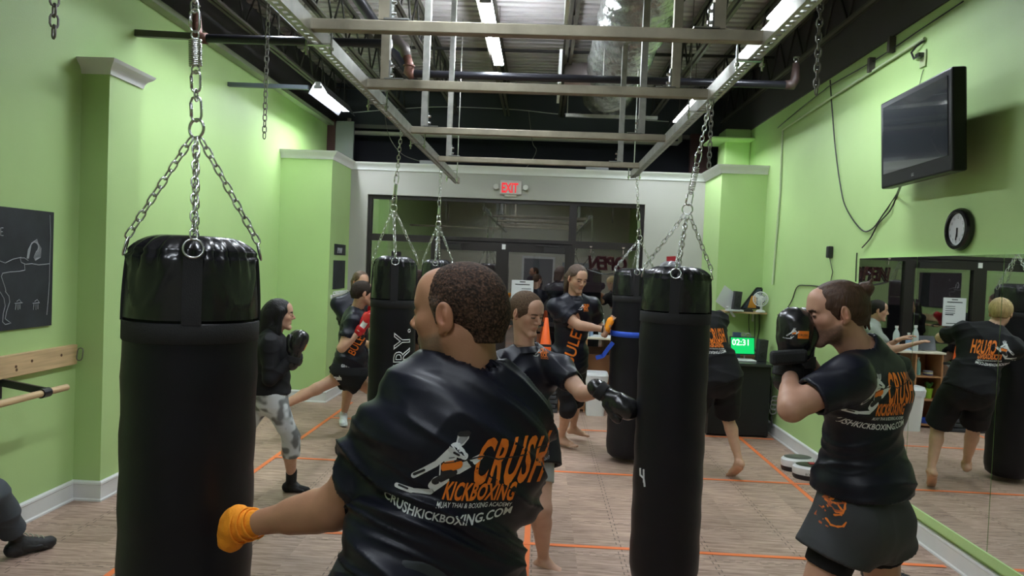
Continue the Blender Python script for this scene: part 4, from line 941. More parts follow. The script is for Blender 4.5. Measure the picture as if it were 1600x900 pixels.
# black stool of the seated visitor comes with the people below
# ============================================================ figures: smooth-union fields turned into meshes
_rs = np.random.RandomState(11); _tab = _rs.rand(32, 32, 32).astype(np.float32)
def vnoise(p):
    i = np.floor(p).astype(int); f = p - i; f = f * f * (3 - 2 * f); i &= 31; j = (i + 1) & 31; r = 0
    for a in (0, 1):
        for b in (0, 1):
            for c in (0, 1):
                w = (f[:, 0] if a else 1 - f[:, 0]) * (f[:, 1] if b else 1 - f[:, 1]) * (f[:, 2] if c else 1 - f[:, 2])
                r = r + w * _tab[(j if a else i)[:, 0], (j if b else i)[:, 1], (j if c else i)[:, 2]]
    return r
class Field:
    def __init__(s, lo, hi, h):
        s.h = h; s.lo = np.asarray(lo, float); s.n = np.ceil((np.asarray(hi, float) - s.lo) / h).astype(int) + 1
        s.F = np.full(s.n, 1.0, np.float32); s.ax = [(s.lo[i] + h * np.arange(s.n[i])).astype(np.float32) for i in range(3)]
    def _sl(s, lo, hi):
        a = np.clip(np.floor((np.asarray(lo) - s.lo) / s.h).astype(int), 0, s.n); b = np.clip(np.ceil((np.asarray(hi) - s.lo) / s.h).astype(int) + 1, 0, s.n)
        return a, b
    def op(s, fn, lo, hi, k=.02, mode='u'):
        pad = k + 2.5 * s.h; a, b = s._sl(np.asarray(lo) - pad, np.asarray(hi) + pad)
        if (b <= a).any(): return
        sl = tuple(slice(a[i], b[i]) for i in range(3)); X, Y, Z = np.meshgrid(*[s.ax[i][sl[i]] for i in range(3)], indexing='ij', sparse=True)
        d = fn(X, Y, Z); A = s.F[sl]
        if mode == 'u': m = np.minimum(A, d); sg = -1
        else:
            if mode == 's': d = -d
            m = np.maximum(A, d); sg = 1
        if k > 0:
            hh = np.maximum(k - np.abs(A - d), 0) / k; m = m + sg * hh * hh * k * .25
        s.F[sl] = m
    def ell(s, c, r, R=None, k=.02, mode='u'):
        c = np.asarray(c, float); r = np.asarray(r, float); R = np.eye(3) if R is None else R
        ext = np.sqrt(((R * r) ** 2).sum(1))
        def fn(X, Y, Z):
            x, y, z = X - c[0], Y - c[1], Z - c[2]; q = [(x * R[0, i] + y * R[1, i] + z * R[2, i]) for i in range(3)]
            k0 = np.sqrt(sum((q[i] / r[i]) ** 2 for i in range(3))); k1 = np.sqrt(sum((q[i] / r[i] ** 2) ** 2 for i in range(3))) + 1e-9
            return k0 * (k0 - 1) / k1
        s.op(fn, c - ext, c + ext, k, mode)
    def cap(s, a, b, ra, rb=None, k=.02, mode='u', flat=None, sc=1.0):
        rb = ra if rb is None else rb; a = np.asarray(a, float); b = np.asarray(b, float); rm = max(ra, rb)
        if flat is not None: n = nrm(flat)
        def fn(X, Y, Z):
            x, y, z = X - a[0], Y - a[1], Z - a[2]; ba = b - a
            if flat is not None:
                t = x * n[0] + y * n[1] + z * n[2]; x = x + (sc - 1) * t * n[0]; y = y + (sc - 1) * t * n[1]; z = z + (sc - 1) * t * n[2]
                ba = ba + (sc - 1) * (ba @ n) * n
            h = np.clip((x * ba[0] + y * ba[1] + z * ba[2]) / (ba @ ba + 1e-12), 0, 1)
            return np.sqrt((x - h * ba[0]) ** 2 + (y - h * ba[1]) ** 2 + (z - h * ba[2]) ** 2) - (ra + (rb - ra) * h)
        s.op(fn, np.minimum(a, b) - rm, np.maximum(a, b) + rm, k, mode)
    def cut(s, p, n, k=.006):       # keep the side against n
        p = np.asarray(p, float); n = nrm(n)
        d = (s.ax[0][:, None, None] - p[0]) * n[0] + (s.ax[1][None, :, None] - p[1]) * n[1] + (s.ax[2][None, None, :] - p[2]) * n[2]
        s.F = np.maximum(s.F, d.astype(np.float32))
    def mesh(s):
        F = s.F; F[0] = 1; F[-1] = 1; F[:, 0] = 1; F[:, -1] = 1; F[:, :, 0] = 1; F[:, :, -1] = 1
        ins = F < 0; n = np.array(F.shape) - 1; cnt = np.zeros(n, np.int8)
        for a in (0, 1):
            for b in (0, 1):
                for c in (0, 1): cnt += ins[a:n[0] + a, b:n[1] + b, c:n[2] + c]
        cells = np.argwhere((cnt > 0) & (cnt < 8))
        if not len(cells): return np.zeros((0, 3)), np.zeros((0, 4), int)
        idx = np.full(n, -1, np.int64); idx[tuple(cells.T)] = np.arange(len(cells))
        acc = np.zeros((len(cells), 3)); num = np.zeros(len(cells))
        cor = [(a, b, c) for a in (0, 1) for b in (0, 1) for c in (0, 1)]
        for p in cor:
            for ax in range(3):
                if p[ax]: continue
                q = list(p); q[ax] = 1
                fa = F[tuple((cells + p).T)]; fb = F[tuple((cells + q).T)]; m = (fa < 0) != (fb < 0)
                t = np.where(m, fa / (fa - fb + 1e-12), 0); v = np.zeros((len(cells), 3)) + p; v[:, ax] = t
                acc += v * m[:, None]; num += m
        V = s.lo + s.h * (cells + acc / num[:, None]); Q = []
        for ax in range(3):
            u, w = (ax + 1) % 3, (ax + 2) % 3; sh = [slice(None)] * 3; s1 = list(sh); s0 = list(sh); s0[ax] = slice(0, -1); s1[ax] = slice(1, None)
            A = ins[tuple(s0)]; B = ins[tuple(s1)]; E = np.argwhere(A != B)
            E = E[(E[:, u] > 0) & (E[:, w] > 0) & (E[:, u] < F.shape[u] - 1) & (E[:, w] < F.shape[w] - 1)]
            fl = A[tuple(E.T)]; du = np.zeros(3, int); du[u] = 1; dw = np.zeros(3, int); dw[w] = 1
            q = np.stack([idx[tuple((E - du - dw).T)], idx[tuple((E - dw).T)], idx[tuple(E.T)], idx[tuple((E - du).T)]], 1)
            q[~fl] = q[~fl][:, ::-1]; Q.append(q)
        return V, np.concatenate(Q)
def vnormals(V, Q):
    n = np.cross(V[Q[:, 2]] - V[Q[:, 0]], V[Q[:, 3]] - V[Q[:, 1]]); N = np.zeros_like(V)
    for i in range(4): np.add.at(N, Q[:, i], n)
    return N / (np.linalg.norm(N, axis=1)[:, None] + 1e-12)
def relax(V, Q, it=1, f=.5):
    for _ in range(it):
        S = np.zeros_like(V); c = np.zeros(len(V))
        for i in range(4):
            for j in ((i + 1) % 4, (i + 3) % 4): np.add.at(S, Q[:, i], V[Q[:, j]]); np.add.at(c, Q[:, i], 1)
        V = V + f * (S / c[:, None] - V)
    return V
def mkobj(name, parts, m, parent):      # parts: list of (V, Q, colours or None)
    V = np.concatenate([p[0] for p in parts]); off = 0; Q = []
    for p in parts: Q.append(p[1] + off); off += len(p[0])
    Q = np.concatenate(Q); me = bpy.data.meshes.new(name)
    me.vertices.add(len(V)); me.vertices.foreach_set('co', V.astype(np.float32).ravel()); me.loops.add(len(Q) * 4); me.loops.foreach_set('vertex_index', Q.astype(np.int32).ravel())
    me.polygons.add(len(Q)); me.polygons.foreach_set('loop_start', np.arange(0, len(Q) * 4, 4, dtype=np.int32)); 
    try: me.polygons.foreach_set('loop_total', np.full(len(Q), 4, np.int32))
    except Exception: pass
    me.polygons.foreach_set('use_smooth', np.ones(len(Q), bool)); me.update(calc_edges=True); me.validate(); me.materials.append(m)
    if parts[0][2] is not None:
        C = np.concatenate([p[2] for p in parts]); a = me.color_attributes.new('Col', 'FLOAT_COLOR', 'POINT'); a.data.foreach_set('color', np.c_[C, np.ones(len(C))].astype(np.float32).ravel())
    o = bpy.data.objects.new(name, me); COL.objects.link(o)
    if parent: attach(o, parent)
    return o
def frame(f, u):        # columns: right, forward, up
    f = nrm(f); r = nrm(np.cross(f, V3(u))); u = np.cross(r, f); return np.stack([r, f, u], 1)
def ik(a, t, l1, l2, pole):
    a, t = V3(a), V3(t); d = t - a; D = min(np.linalg.norm(d), (l1 + l2) * .998); d = nrm(d); t = a + d * D
    x = (l1 * l1 - l2 * l2 + D * D) / (2 * D); h = math.sqrt(max(l1 * l1 - x * x, 0)); p = V3(pole); p = nrm(p - d * (p @ d)); return a + d * x + p * h, t

# ---- head in its own frame: x right, y forward, z up, origin mid skull
def head_parts(o, R, s, col, hair, opt):
    h = opt.get('hh', .0035); T = lambda x, y, z: o + R @ (V3(x, y, z) * s); S = s
    F = Field(o - .19 * s, o + .19 * s, h)
    e = lambda c, r, k=.015, mode='u', Rl=None: F.ell(T(*c), V3(r) * S, R if Rl is None else R @ Rl, k * S, mode)
    c = lambda a, b, ra, rb=None, k=.012, mode='u': F.cap(T(*a), T(*b), ra * S, (ra if rb is None else rb) * S, k * S, mode)
    e((0, -.015, .032), (.073, .096, .080)); e((0, .030, -.020), (.061, .062, .082), .03)
    j = opt.get('jaw', 1.0)
    for q in (-1, 1):
        c((q * .050 * j, -.002, -.048), (q * .018 * j, .070, -.104), .018, .014, .03)
        e((q * .040, .056, -.020), (.021, .020, .018), .03); c((q * .012, .088, .024), (q * .045, .074, .022), .009, .007, .014)
    c((-.011 * j, .081, -.104), (.011 * j, .081, -.104), .0145, None, .02); e((0, .055, .05), (.055, .038, .045), .03)
    for q in (-1, 1): e((q * .031, .100, .003), (.017, .016, .011), .012, 's')
    c((0, .086, .018), (0, .112, -.022), .0075, .0085, .010); e((0, .111, -.026), (.0105, .0105, .0085), .008)
    for q in (-1, 1): e((q * .0115, .101, -.030), (.0075, .010, .007), .006); e((q * .006, .093, -.032), (.012, .012, .008), .006)
    c((-.015, .084, -.058), (.015, .084, -.058), .0062, None, .008); c((-.012, .084, -.0665), (.012, .084, -.0665), .0068, None, .006); c((-.020, .0925, -.0622), (.020, .0925, -.0622), .0022, None, .003, 's'); e((0, .0, -.06), (.045, .078, .035), .03)
    for q in (-1, 1):
        e((q * .031, .080, .002), (.0150, .0125, .0125), .004); c((q * .018, .0955, -.0005), (q * .043, .090, -.0005), .0030, None, .002, 's')
        # ear
        Re = np.array([[math.cos(q * .35), math.sin(q * .35), 0], [-math.sin(q * .35), math.cos(q * .35), 0], [0, 0, 1.]])
        a = .18; Rt = np.array([[1, 0, 0], [0, math.cos(a), math.sin(a)], [0, -math.sin(a), math.cos(a)]]); Rx = Re @ Rt
        e((q * .080, -.012, -.004), (.0085, .019, .033), .006, 'u', Rx); e((q * .0885, -.009, .002), (.006, .0105, .020), .004, 's', Rx); e((q * .083, -.016, .0), (.005, .006, .014), .003, 'u', Rx)
        e((q * .077, -.004, -.033), (.007, .008, .010), .006)
    nb = opt['neck']; c0 = T(0, -.022, -.045)
    F.cap(c0, nb, .054 * S * opt.get('nk', 1), .060 * S * opt.get('nk', 1), .02); F.cap(T(0, .030, -.075), nb + (T(0, .03, 0) - T(0, 0, 0)) * .5, .022 * S, .02, .03)
    V, Q = F.mesh(); V = relax(V, Q, 1, .4)
    L = (V - o) @ R / S; C = np.tile(np.array(col), (len(V), 1)); x, y, z = L.T
    def mix(mask, cc, w=1.0): 
        m = np.clip(mask, 0, 1)[:, None] * w; C[:] = C * (1 - m) + np.array(cc) * m
    g = lambda cx, cy, cz, r: np.exp(-(((np.abs(x) - cx) ** 2 + (y - cy) ** 2 + (z - cz) ** 2) / r ** 2))
    red = np.array(col) * (1.08, .70, .66)
    mix(g(.045, .06, -.025, .025), red, .35); mix(g(0, .112, -.03, .016), red, .4); mix(g(.083, -.01, -.01, .03), red, .5)
    lip = np.clip((.0095 * (1 - (np.abs(x) / .024) ** 2) - np.abs(z + .0620)) / .002, 0, 1) * (y > .07); mix(lip, np.array(col) * (.92, .58, .55), .7)
    hc = np.array(opt.get('brow', hair)) 
    br = ((np.abs(z - .021 + .15 * np.abs(np.abs(x) - .033)) < .0052) & (np.abs(x) > .012) & (np.abs(x) < .050) & (y > .05)).astype(float); mix(br, hc * .7, .9)
    slit = ((np.abs(z + .0005) < .0046) & (np.abs(np.abs(x) - .0305) < .0145) & (y > .078)).astype(float); mix(slit, (.03, .02, .018), .8)
    if opt.get('beard'):
        bc, bw = opt['beard']; jawline = np.clip((-.046 + .30 * (.05 - y) * (y < .05) - z) / .012, 0, 1) * np.clip((y + .004 + .0 * z) / .012, 0, 1) * np.clip((z + .135) / .02, 0, 1) * (1 - lip) * (.7 + .5 * vnoise(V * 300)) * np.clip(1.6 - 12 * np.clip(np.abs(z + .07) * 0, 0, 1), 0, 1)
        mx = ((z > -.053) & (z < -.040) & (np.abs(x) < .028) & (y > .075)).astype(float); mix(np.clip(jawline + mx, 0, 1), bc, bw)
        gt = ((np.abs(x) < .028) & (z < -.07) & (y > .05)).astype(float); mix(gt, np.array(bc) * .5, bw * opt.get('goatee', 0))
    return (V, Q, C), T
def hair_mesh(o, R, s, kind, col, name, parent, opt):
    h = opt.get('hh', .0035); T = lambda x, y, z: o + R @ (V3(x, y, z) * s); S = s; big = kind in ('long', 'pony')
    F = Field(o - (.62 if big else .2) * s, o + .22 * s, h if not big else max(h, .005)) if not big else Field(o + V3(-.3, -.3, -.62) * s, o + V3(.3, .3, .2) * s, max(h, .005))
    e = lambda c, r, k=.015, mode='u': F.ell(T(*c), V3(r) * S, R, k * S, mode)
    c = lambda a, b, ra, rb=None, k=.012, mode='u': F.cap(T(*a), T(*b), ra * S, (ra if rb is None else rb) * S, k * S, mode)
    th = dict(buzz=.004, short=.012, bowl=.020, bun=.008, long=.013, back=.014)[kind]
    e((0, -.015, .032), (.073 + th, .096 + th, .080 + th * 1.1))
    c((0, -.07, -.01), (0, -.065, -.045 if kind not in ('bowl',) else -.05), .047 + th * .6, .042 + th * .5, .03)
    if kind != 'long' : 
        for q in (-1, 1): c((q * (.064 + th * .7), .012, .02), (q * (.066 + th * .4), .010, -.014), .013, .007, .012)
    hl = dict(buzz=.052, short=.048, bowl=.030, bun=.038, long=.052, back=.056)[kind]     # hairline height at the front
    # carve the face and the ears away
    def face(X, Y, Z):
        x, y, z = X - o[0], Y - o[1], Z - o[2]; q = [(x * R[0, i] + y * R[1, i] + z * R[2, i]) / S for i in range(3)]
        front = q[1] - (.048 + (.014 if kind == 'bun' else 0)) ; top = q[2] - (hl + .9 * (q[1] - .085) * -.35 - 1.5 * q[0] ** 2 * opt.get('rec', 1))
        a = np.maximum(-(front - .030 * np.sin(np.clip(q[2], -.02, .06) * 30)), top)     # negative inside the region carved
        return a * S
    F.op(face, o - .2 * s, o + .2 * s, .006, 's')
    if kind != 'long':
        for q in (-1, 1): e((q * .083, -.008, -.012), (.022, .019, .029), .004, 's')
        def low(X, Y, Z):
            x, y, z = X - o[0], Y - o[1], Z - o[2]; q = [(x * R[0, i] + y * R[1, i] + z * R[2, i]) / S for i in range(3)]
            return (q[2] + .058 + .55 * np.clip(q[1] + .03, 0, .1) * -1 + (-.05 if kind in ('back',) else 0)) * S
        F.op(low, o - .2 * s, o + .2 * s, .004, 's')
    if kind == 'long':
        for q in (-1, 1): c((q * .078, .012, .03), (q * .088, -.005, -.14), .026, .03, .03); c((q * .07, -.03, -.12), (q * .08, -.075, -.40), .04, .028, .03)
        c((0, -.07, -.02), (0, -.125, -.30), .08, .06, .04); c((.02, -.12, -.28), (.02, -.14, -.52), .062, .03, .03); c((-.03, -.12, -.28), (-.05, -.135, -.46), .05, .02, .03)
    if kind == 'bun':
        for k in range(7):
            a = k * 2.4; e((.010 * math.cos(a), -.118 + .010 * math.sin(a), .072 + .014 * math.sin(a * 1.3)), (.022, .022, .022), .006)
        e((0, -.10, .060), (.030, .03, .03), .02); c((0, -.13, .085), (.012, -.148, .100), .009, .004, .006)
        for q in (-.018, .014): c((q, -.098, -.03), (q * 1.3, -.102, -.078), .010, .003, .01)
    if kind == 'back': 
        for q in (-1, 0, 1): c((q * .045, -.08, -.01), (q * .045, -.075, -.14), .036, .022, .03)
        for q in (-1, 1): c((q * .062, -.04, -.03), (q * .058, -.055, -.11), .016, .010, .02)
    V, Q = F.mesh(); 
    if not len(V): return None
    N = vnormals(V, Q); L = (V - o) @ R
    if kind == 'buzz' or kind == 'short':
        d = vnoise(V * 260) - .5; V = V + N * d[:, None] * (.0010 if kind == 'buzz' else .002)
    else:
        q = L.copy(); q[:, 0] *= 110; q[:, 2] *= 18; q[:, 1] *= (60 if kind != 'bun' else 18); 
        if kind in ('bun', 'back'): q = np.c_[L[:, 0] * 90, L[:, 1] * 14, L[:, 2] * 70]
        d = vnoise(q + 50) - .5; V = V + N * d[:, None] * (.0035 if kind != 'bun' else .005)
    C = np.tile(np.array(col), (len(V), 1)); g2 = opt.get('grey')
    if g2 is not None:
        m = np.clip((L[:, 1] / s - .0) / .05, 0, 1) * np.clip((.05 - L[:, 2] / s) / .05, 0, 1) * (.4 + .9 * vnoise(V * 150)); C = C * (1 - m[:, None] * .8) + np.array(g2) * m[:, None] * .8
    if kind == 'buzz':
        m = np.clip(vnoise(V * 420 + 7) * 1.6 - .55, 0, 1)[:, None] * .40; C = C * (1 - m) + np.array(opt['skin']) * .75 * m
    return mkobj(name, [(V, Q, C)], HAIR if kind in ('buzz', 'short') else LONGHAIR, parent)
def eyes(T, R, s, col, parent):
    parts = []
    for q in (-1, 1):
        c = T(q * .031, .0775, .001); F = Field(c - .018, c + .018, .0018); F.ell(c, V3(.0128, .0132, .0128) * s, R, 0); V, Q = F.mesh(); L = (V - c) @ R
        C = np.tile([.55, .52, .50], (len(V), 1)); rr_ = np.hypot(L[:, 0], L[:, 2] + .002) / s; C[(rr_ < .0062) & (L[:, 1] > 0)] = col; C[(rr_ < .003) & (L[:, 1] > 0)] = (.01, .01, .01); parts.append((V, Q, C))
    return parts
# ---- hands and gloves: origin at wrist, y to the knuckles, z back of the hand, thumb on x = side
def hand_part(o, R, side, col, curl=.3, s=1.0, spread=.12, h=.0035):
    T = lambda x, y, z: o + R @ (V3(x * side, y, z) * s); F = Field(o - .24 * s, o + .24 * s, h)
    F.cap(T(0, -.05, 0), T(0, .01, 0), .027 * s, .024 * s, .02, flat=R[:, 2], sc=1.25)
    F.cap(T(-.022, .045, 0), T(.022, .045, 0), .021 * s, .021 * s, .015, flat=R[:, 2], sc=1.5); F.cap(T(-.024, .078, 0), T(.026, .080, 0), .018 * s, .018 * s, .015, flat=R[:, 2], sc=1.45); F.cap(T(0, .0, 0), T(0, .04, 0), .025 * s, .028 * s, .02, flat=R[:, 2], sc=1.5)
    for i, (x, l) in enumerate(((.030, .070), (.010, .079), (-.010, .073), (-.029, .057))):
        p = V3(x, .085, 0); a = 0.0; sp_ = spread * (1.5 - i) * -1; rr_ = .0092 - .0006 * (i == 3)
        for seg, fr in enumerate((.45, .30, .25)):
            a += curl * (.8, 1.1, .8)[seg]; d = V3(-math.sin(sp_) * math.cos(a), math.cos(sp_) * math.cos(a), -math.sin(a)); q = p + d * l * fr
            F.cap(T(*p), T(*q), rr_ * s, (rr_ - .0007) * s, .004); p = q; rr_ -= .0006
    F.cap(T(.020, .02, -.004), T(.046, .050, -.012), .015 * s, .012 * s, .012); F.cap(T(.046, .050, -.012), T(.058, .075, -.016 - .02 * curl), .0115 * s, .0105 * s, .004); F.cap(T(.058, .075, -.016 - .02 * curl), T(.062, .098, -.018 - .035 * curl), .0105 * s, .009 * s, .004)
    V, Q = F.mesh(); C = np.tile(np.array(col), (len(V), 1)); L = (V - o) @ R; C[(L[:, 2] < -.008)] *= (1.05, .88, .85); return (V, Q, C)
def glove(o, R, side, label_m, parent, m=GLOVE, s=1.0, h=.004, logo=None, strap=True):
    T = lambda x, y, z: o + R @ (V3(x * side, y, z) * s); F = Field(o - .26 * s, o + .26 * s, h)
    F.cap(T(0, -.075, 0), T(0, .0, 0), .046 * s, .041 * s, .015, flat=R[:, 2], sc=1.12); F.ell(T(0, .075, .006), V3(.056, .075, .048) * s, R, .02 * s); F.ell(T(-.004, .118, .0), V3(.057, .050, .050) * s, R, .02 * s)
    F.ell(T(-.004, .092, -.034), V3(.050, .050, .030) * s, R, .012 * s); F.cap(T(.040, .015, -.010), T(.060, .082, -.030), .023 * s, .021 * s, .010 * s); F.ell(T(.060, .098, -.034), V3(.020, .024, .022) * s, R, .008 * s)
    F.cap(T(.02, .05, -.06), T(-.05, .06, -.066), .004 * s, .004 * s, .006, 's')
    V, Q = F.mesh(); N = vnormals(V, Q); V = V + N * ((vnoise(V * 45) - .5) * .004)[:, None]; g_ = mkobj('boxing_glove', [(V, Q, None)], m, parent)
    if strap:
        F = Field(o - .12 * s, o + .12 * s, h); F.cap(T(0, -.062, 0), T(0, -.022, 0), .0505 * s, .0475 * s, .0, flat=R[:, 2], sc=1.12); F.cut(T(0, -.064, 0), -R[:, 1]); F.cut(T(0, -.020, 0), R[:, 1]); V, Q = F.mesh(); mkobj('wrist_strap', [(V, Q, None)], STRAP if m is GLOVE else m, g_)
    if logo is not None:
        bv = BVHTree.FromPolygons([tuple(v) for v in V], [tuple(q) for q in Q]) if False else None
        px_, pw, ph, mm = logo; c = T(*px_); d = nrm(c - T(0, .08, 0)); proj_patch('glove_patch', g_, c + d * .06, -d, R[:, 1] if abs(d @ R[:, 1]) < .9 else R[:, 2], pw, ph, mm)
    return g_
def bvh_of(o): me = o.data; return BVHTree.FromPolygons([v.co[:] for v in me.vertices], [p.vertices[:] for p in me.polygons])
def proj_patch(name, target, c, d, upv_, w, hh, m, n=8):
    bv = bvh_of(target); d = nrm(d); u = nrm(np.cross(d, upv_)); v = np.cross(u, d); mb = MB(); ok = {}
    for i in range(n + 1):
        for j in range(n + 1):
            p = V3(c) + u * w * (i / n - .5) + v * hh * (j / n - .5); hit = bv.ray_cast(Vector(p), Vector(d), .3)
            if hit[0] is not None: ok[(i, j)] = len(mb.v); mb.v.append(tuple(np.array(hit[0]) - d * .0018))
    for i in range(n):
        for j in range(n):
            k = [(i, j), (i + 1, j), (i + 1, j + 1), (i, j + 1)]
            if all(q in ok for q in k): mb.f.append([ok[q] for q in k]); mb.m.append(0)
    if mb.f: return mb.build(name, m, target, smooth=True)
def print_on(target, items, O, U, Vv, D, name='shirt_print', bv=None, maxd=.9):
    """items: (verts2d, faces, material, lift). Pressed onto the cloth along D from the plane O, U, V."""
    bv = bv or bvh_of(target); D = nrm(D); O, U, Vv = V3(O), V3(U), V3(Vv)
    groups = {}; dbg = [0, 0]
    for v, f, m, lift in items:
        mb = groups.setdefault(m.name, (MB(), m))[0]; idx = {}
        for i, p in enumerate(v):
            q = O + U * p[0] + Vv * p[1] - D * .35; hit = bv.ray_cast(Vector(q), Vector(D), maxd)
            if hit[0] is not None: idx[i] = len(mb.v); mb.v.append(tuple(np.array(hit[0]) - D * (.0016 + lift)))
        for t in f:
            if all(k in idx for k in t):
                a, b, c = [np.array(mb.v[idx[k]]) for k in t]
                if max(np.linalg.norm(a - b), np.linalg.norm(b - c), np.linalg.norm(c - a)) < .09: mb.f.append([idx[k] for k in t]); mb.m.append(0)
    for mb, m in groups.values():
        if mb.f: mb.build(name, m, target)
def T2(s, size, x, y, m, lift=0, edge=.012, **k):
    v, f = text_mesh(s, size, maxedge=edge, **k); v = v[:, :2] + np.array([x, y]); return (v, f, m, lift)
def cap2(p, q, r1, r2, m, lift=0, n=6):     # tapered stroke polygon, subdivided
    p, q = np.array(p, float), np.array(q, float); d = q - p; L = np.linalg.norm(d) + 1e-9; d /= L; w = np.array([-d[1], d[0]]); a0 = math.atan2(w[1], w[0])
    vs = []; fs = []; st = max(1, int(L / .012))
    for i in range(st + 1):
        t = i / st; c = p + d * L * t; r = r1 + (r2 - r1) * t; vs += [c + w * r, c, c - w * r]
    for i in range(st): b = 3 * i; fs += [[b, b + 1, b + 4], [b, b + 4, b + 3], [b + 1, b + 2, b + 5], [b + 1, b + 5, b + 4]]
    for c, r, s0 in ((p, r1, 1), (q, r2, -1)):
        b = len(vs); vs.append(c)
        for k in range(n + 1): a = a0 + s0 * math.pi * k / n; vs.append(c + r * np.array([math.cos(a), math.sin(a)]))
        for k in range(n): fs.append([b, b + 1 + k, b + 2 + k])
    return (np.array(vs), fs, m, lift)
def fighter(sc, ox, oy):     # the kicking boxer emblem, drawn from strokes; units are the crop's pixels
    def c(x, y): return (ox + (x - 400) * sc, oy - (y - 400) * sc)
    k = []; W = WHITEP; G = mat('dark print line', (.02, .02, .025), .6)
    S = lambda a, b, r1, r2, m=W, l=0: k.append(cap2(c(*a), c(*b), r1 * sc, r2 * sc, m, l))
    S((540, 150), (548, 112), 38, 48); S((540, 145), (552, 118), 27, 34, GREYP, .0006); S((520, 90), (575, 82), 22, 26, G, .0012)
    S((500, 200), (560, 240), 42, 38); S((500, 205), (390, 345), 36, 22); S((390, 345), (240, 470), 25, 24); S((310, 410), (240, 460), 10, 12, G, .0012)
    S((560, 240), (600, 260), 30, 26); S((600, 255), (530, 250), 22, 22); S((510, 235), (550, 250), 10, 9, G, .0012)
    S((490, 290), (500, 330), 52, 36); S((455, 330), (540, 310), 4, 4, G, .0012); S((480, 285), (520, 275), 3, 3, G, .0012)
    S((480, 360), (560, 330), 46, 40, ORANGE, .0008); S((470, 420), (520, 400), 26, 22, G, .0012)
    S((570, 370), (720, 270), 44, 26); S((720, 270), (745, 258), 18, 10, ORANGE, .0008)
    S((540, 400), (420, 490), 34, 30, G, .0004); S((430, 480), (405, 530), 36, 34); S((500, 470), (400, 590), 26, 20); S((400, 590), (250, 600), 24, 16); S((250, 600), (120, 580), 22, 18); S((215, 590), (140, 575), 8, 8, G, .0012)
    S((420, 320), (445, 450), 5, 5)
    return k
G_PR = mat('dark print line', (.02, .02, .025), .6)
def shirt_items():
    """back print: emblem, CRUSH / KICKBOXING lettering, lines below; metres, origin at the print's centre"""
    it = fighter(.00029, -.088, .0)
    it += [T2('CRUSH', .155, -.004, -.022, ORANGE, shear=.20, offset=.0045, xs=.325, spacing=1.12, edge=.01)]
    it += [cap2((-.05, .028), (.02, .042), .0020, .0016, G_PR, .001), cap2((.02, .042), (.05, .034), .0016, .002, G_PR, .001), cap2((.05, .034), (.16, .062), .002, .0016, G_PR, .001)]
    it += [T2('KICKBOXING', .060, -.058, -.066, ORANGE, shear=.15, offset=.0020, xs=.44, spacing=1.05)]
    it += [T2('MUAY THAI & BOXING ACADEMY', .0165, -.066, -.085, WHITEP, xs=.70, offset=.0002)]
    v, f = text_mesh('CRUSHKICKBOXING.COM', .030, offset=.0006, maxedge=.01, xs=1.0); v = v[:, :2]; wd = v[:, 0].max(); v[:, 0] = v[:, 0] * .31 / wd - .195; v[:, 1] = v[:, 1] - .122 + .9 * (v[:, 0] + .02) ** 2; it.append((v, f, WHITEP, 0))
    return it
def shirt_chest(): return fighter(.00007, -.02, 0) + [T2('CRUSH', .026, -.005, .004, ORANGE, xs=.5, offset=.001), T2('KICK', .024, -.005, -.014, ORANGE, xs=.6, offset=.001), T2('BOXING', .013, -.005, -.025, ORANGE, xs=.75)]
def scaled(items, s, dx=0, dy=0): return [(v * s + np.array([dx, dy]), f, m, l) for v, f, m, l in items]

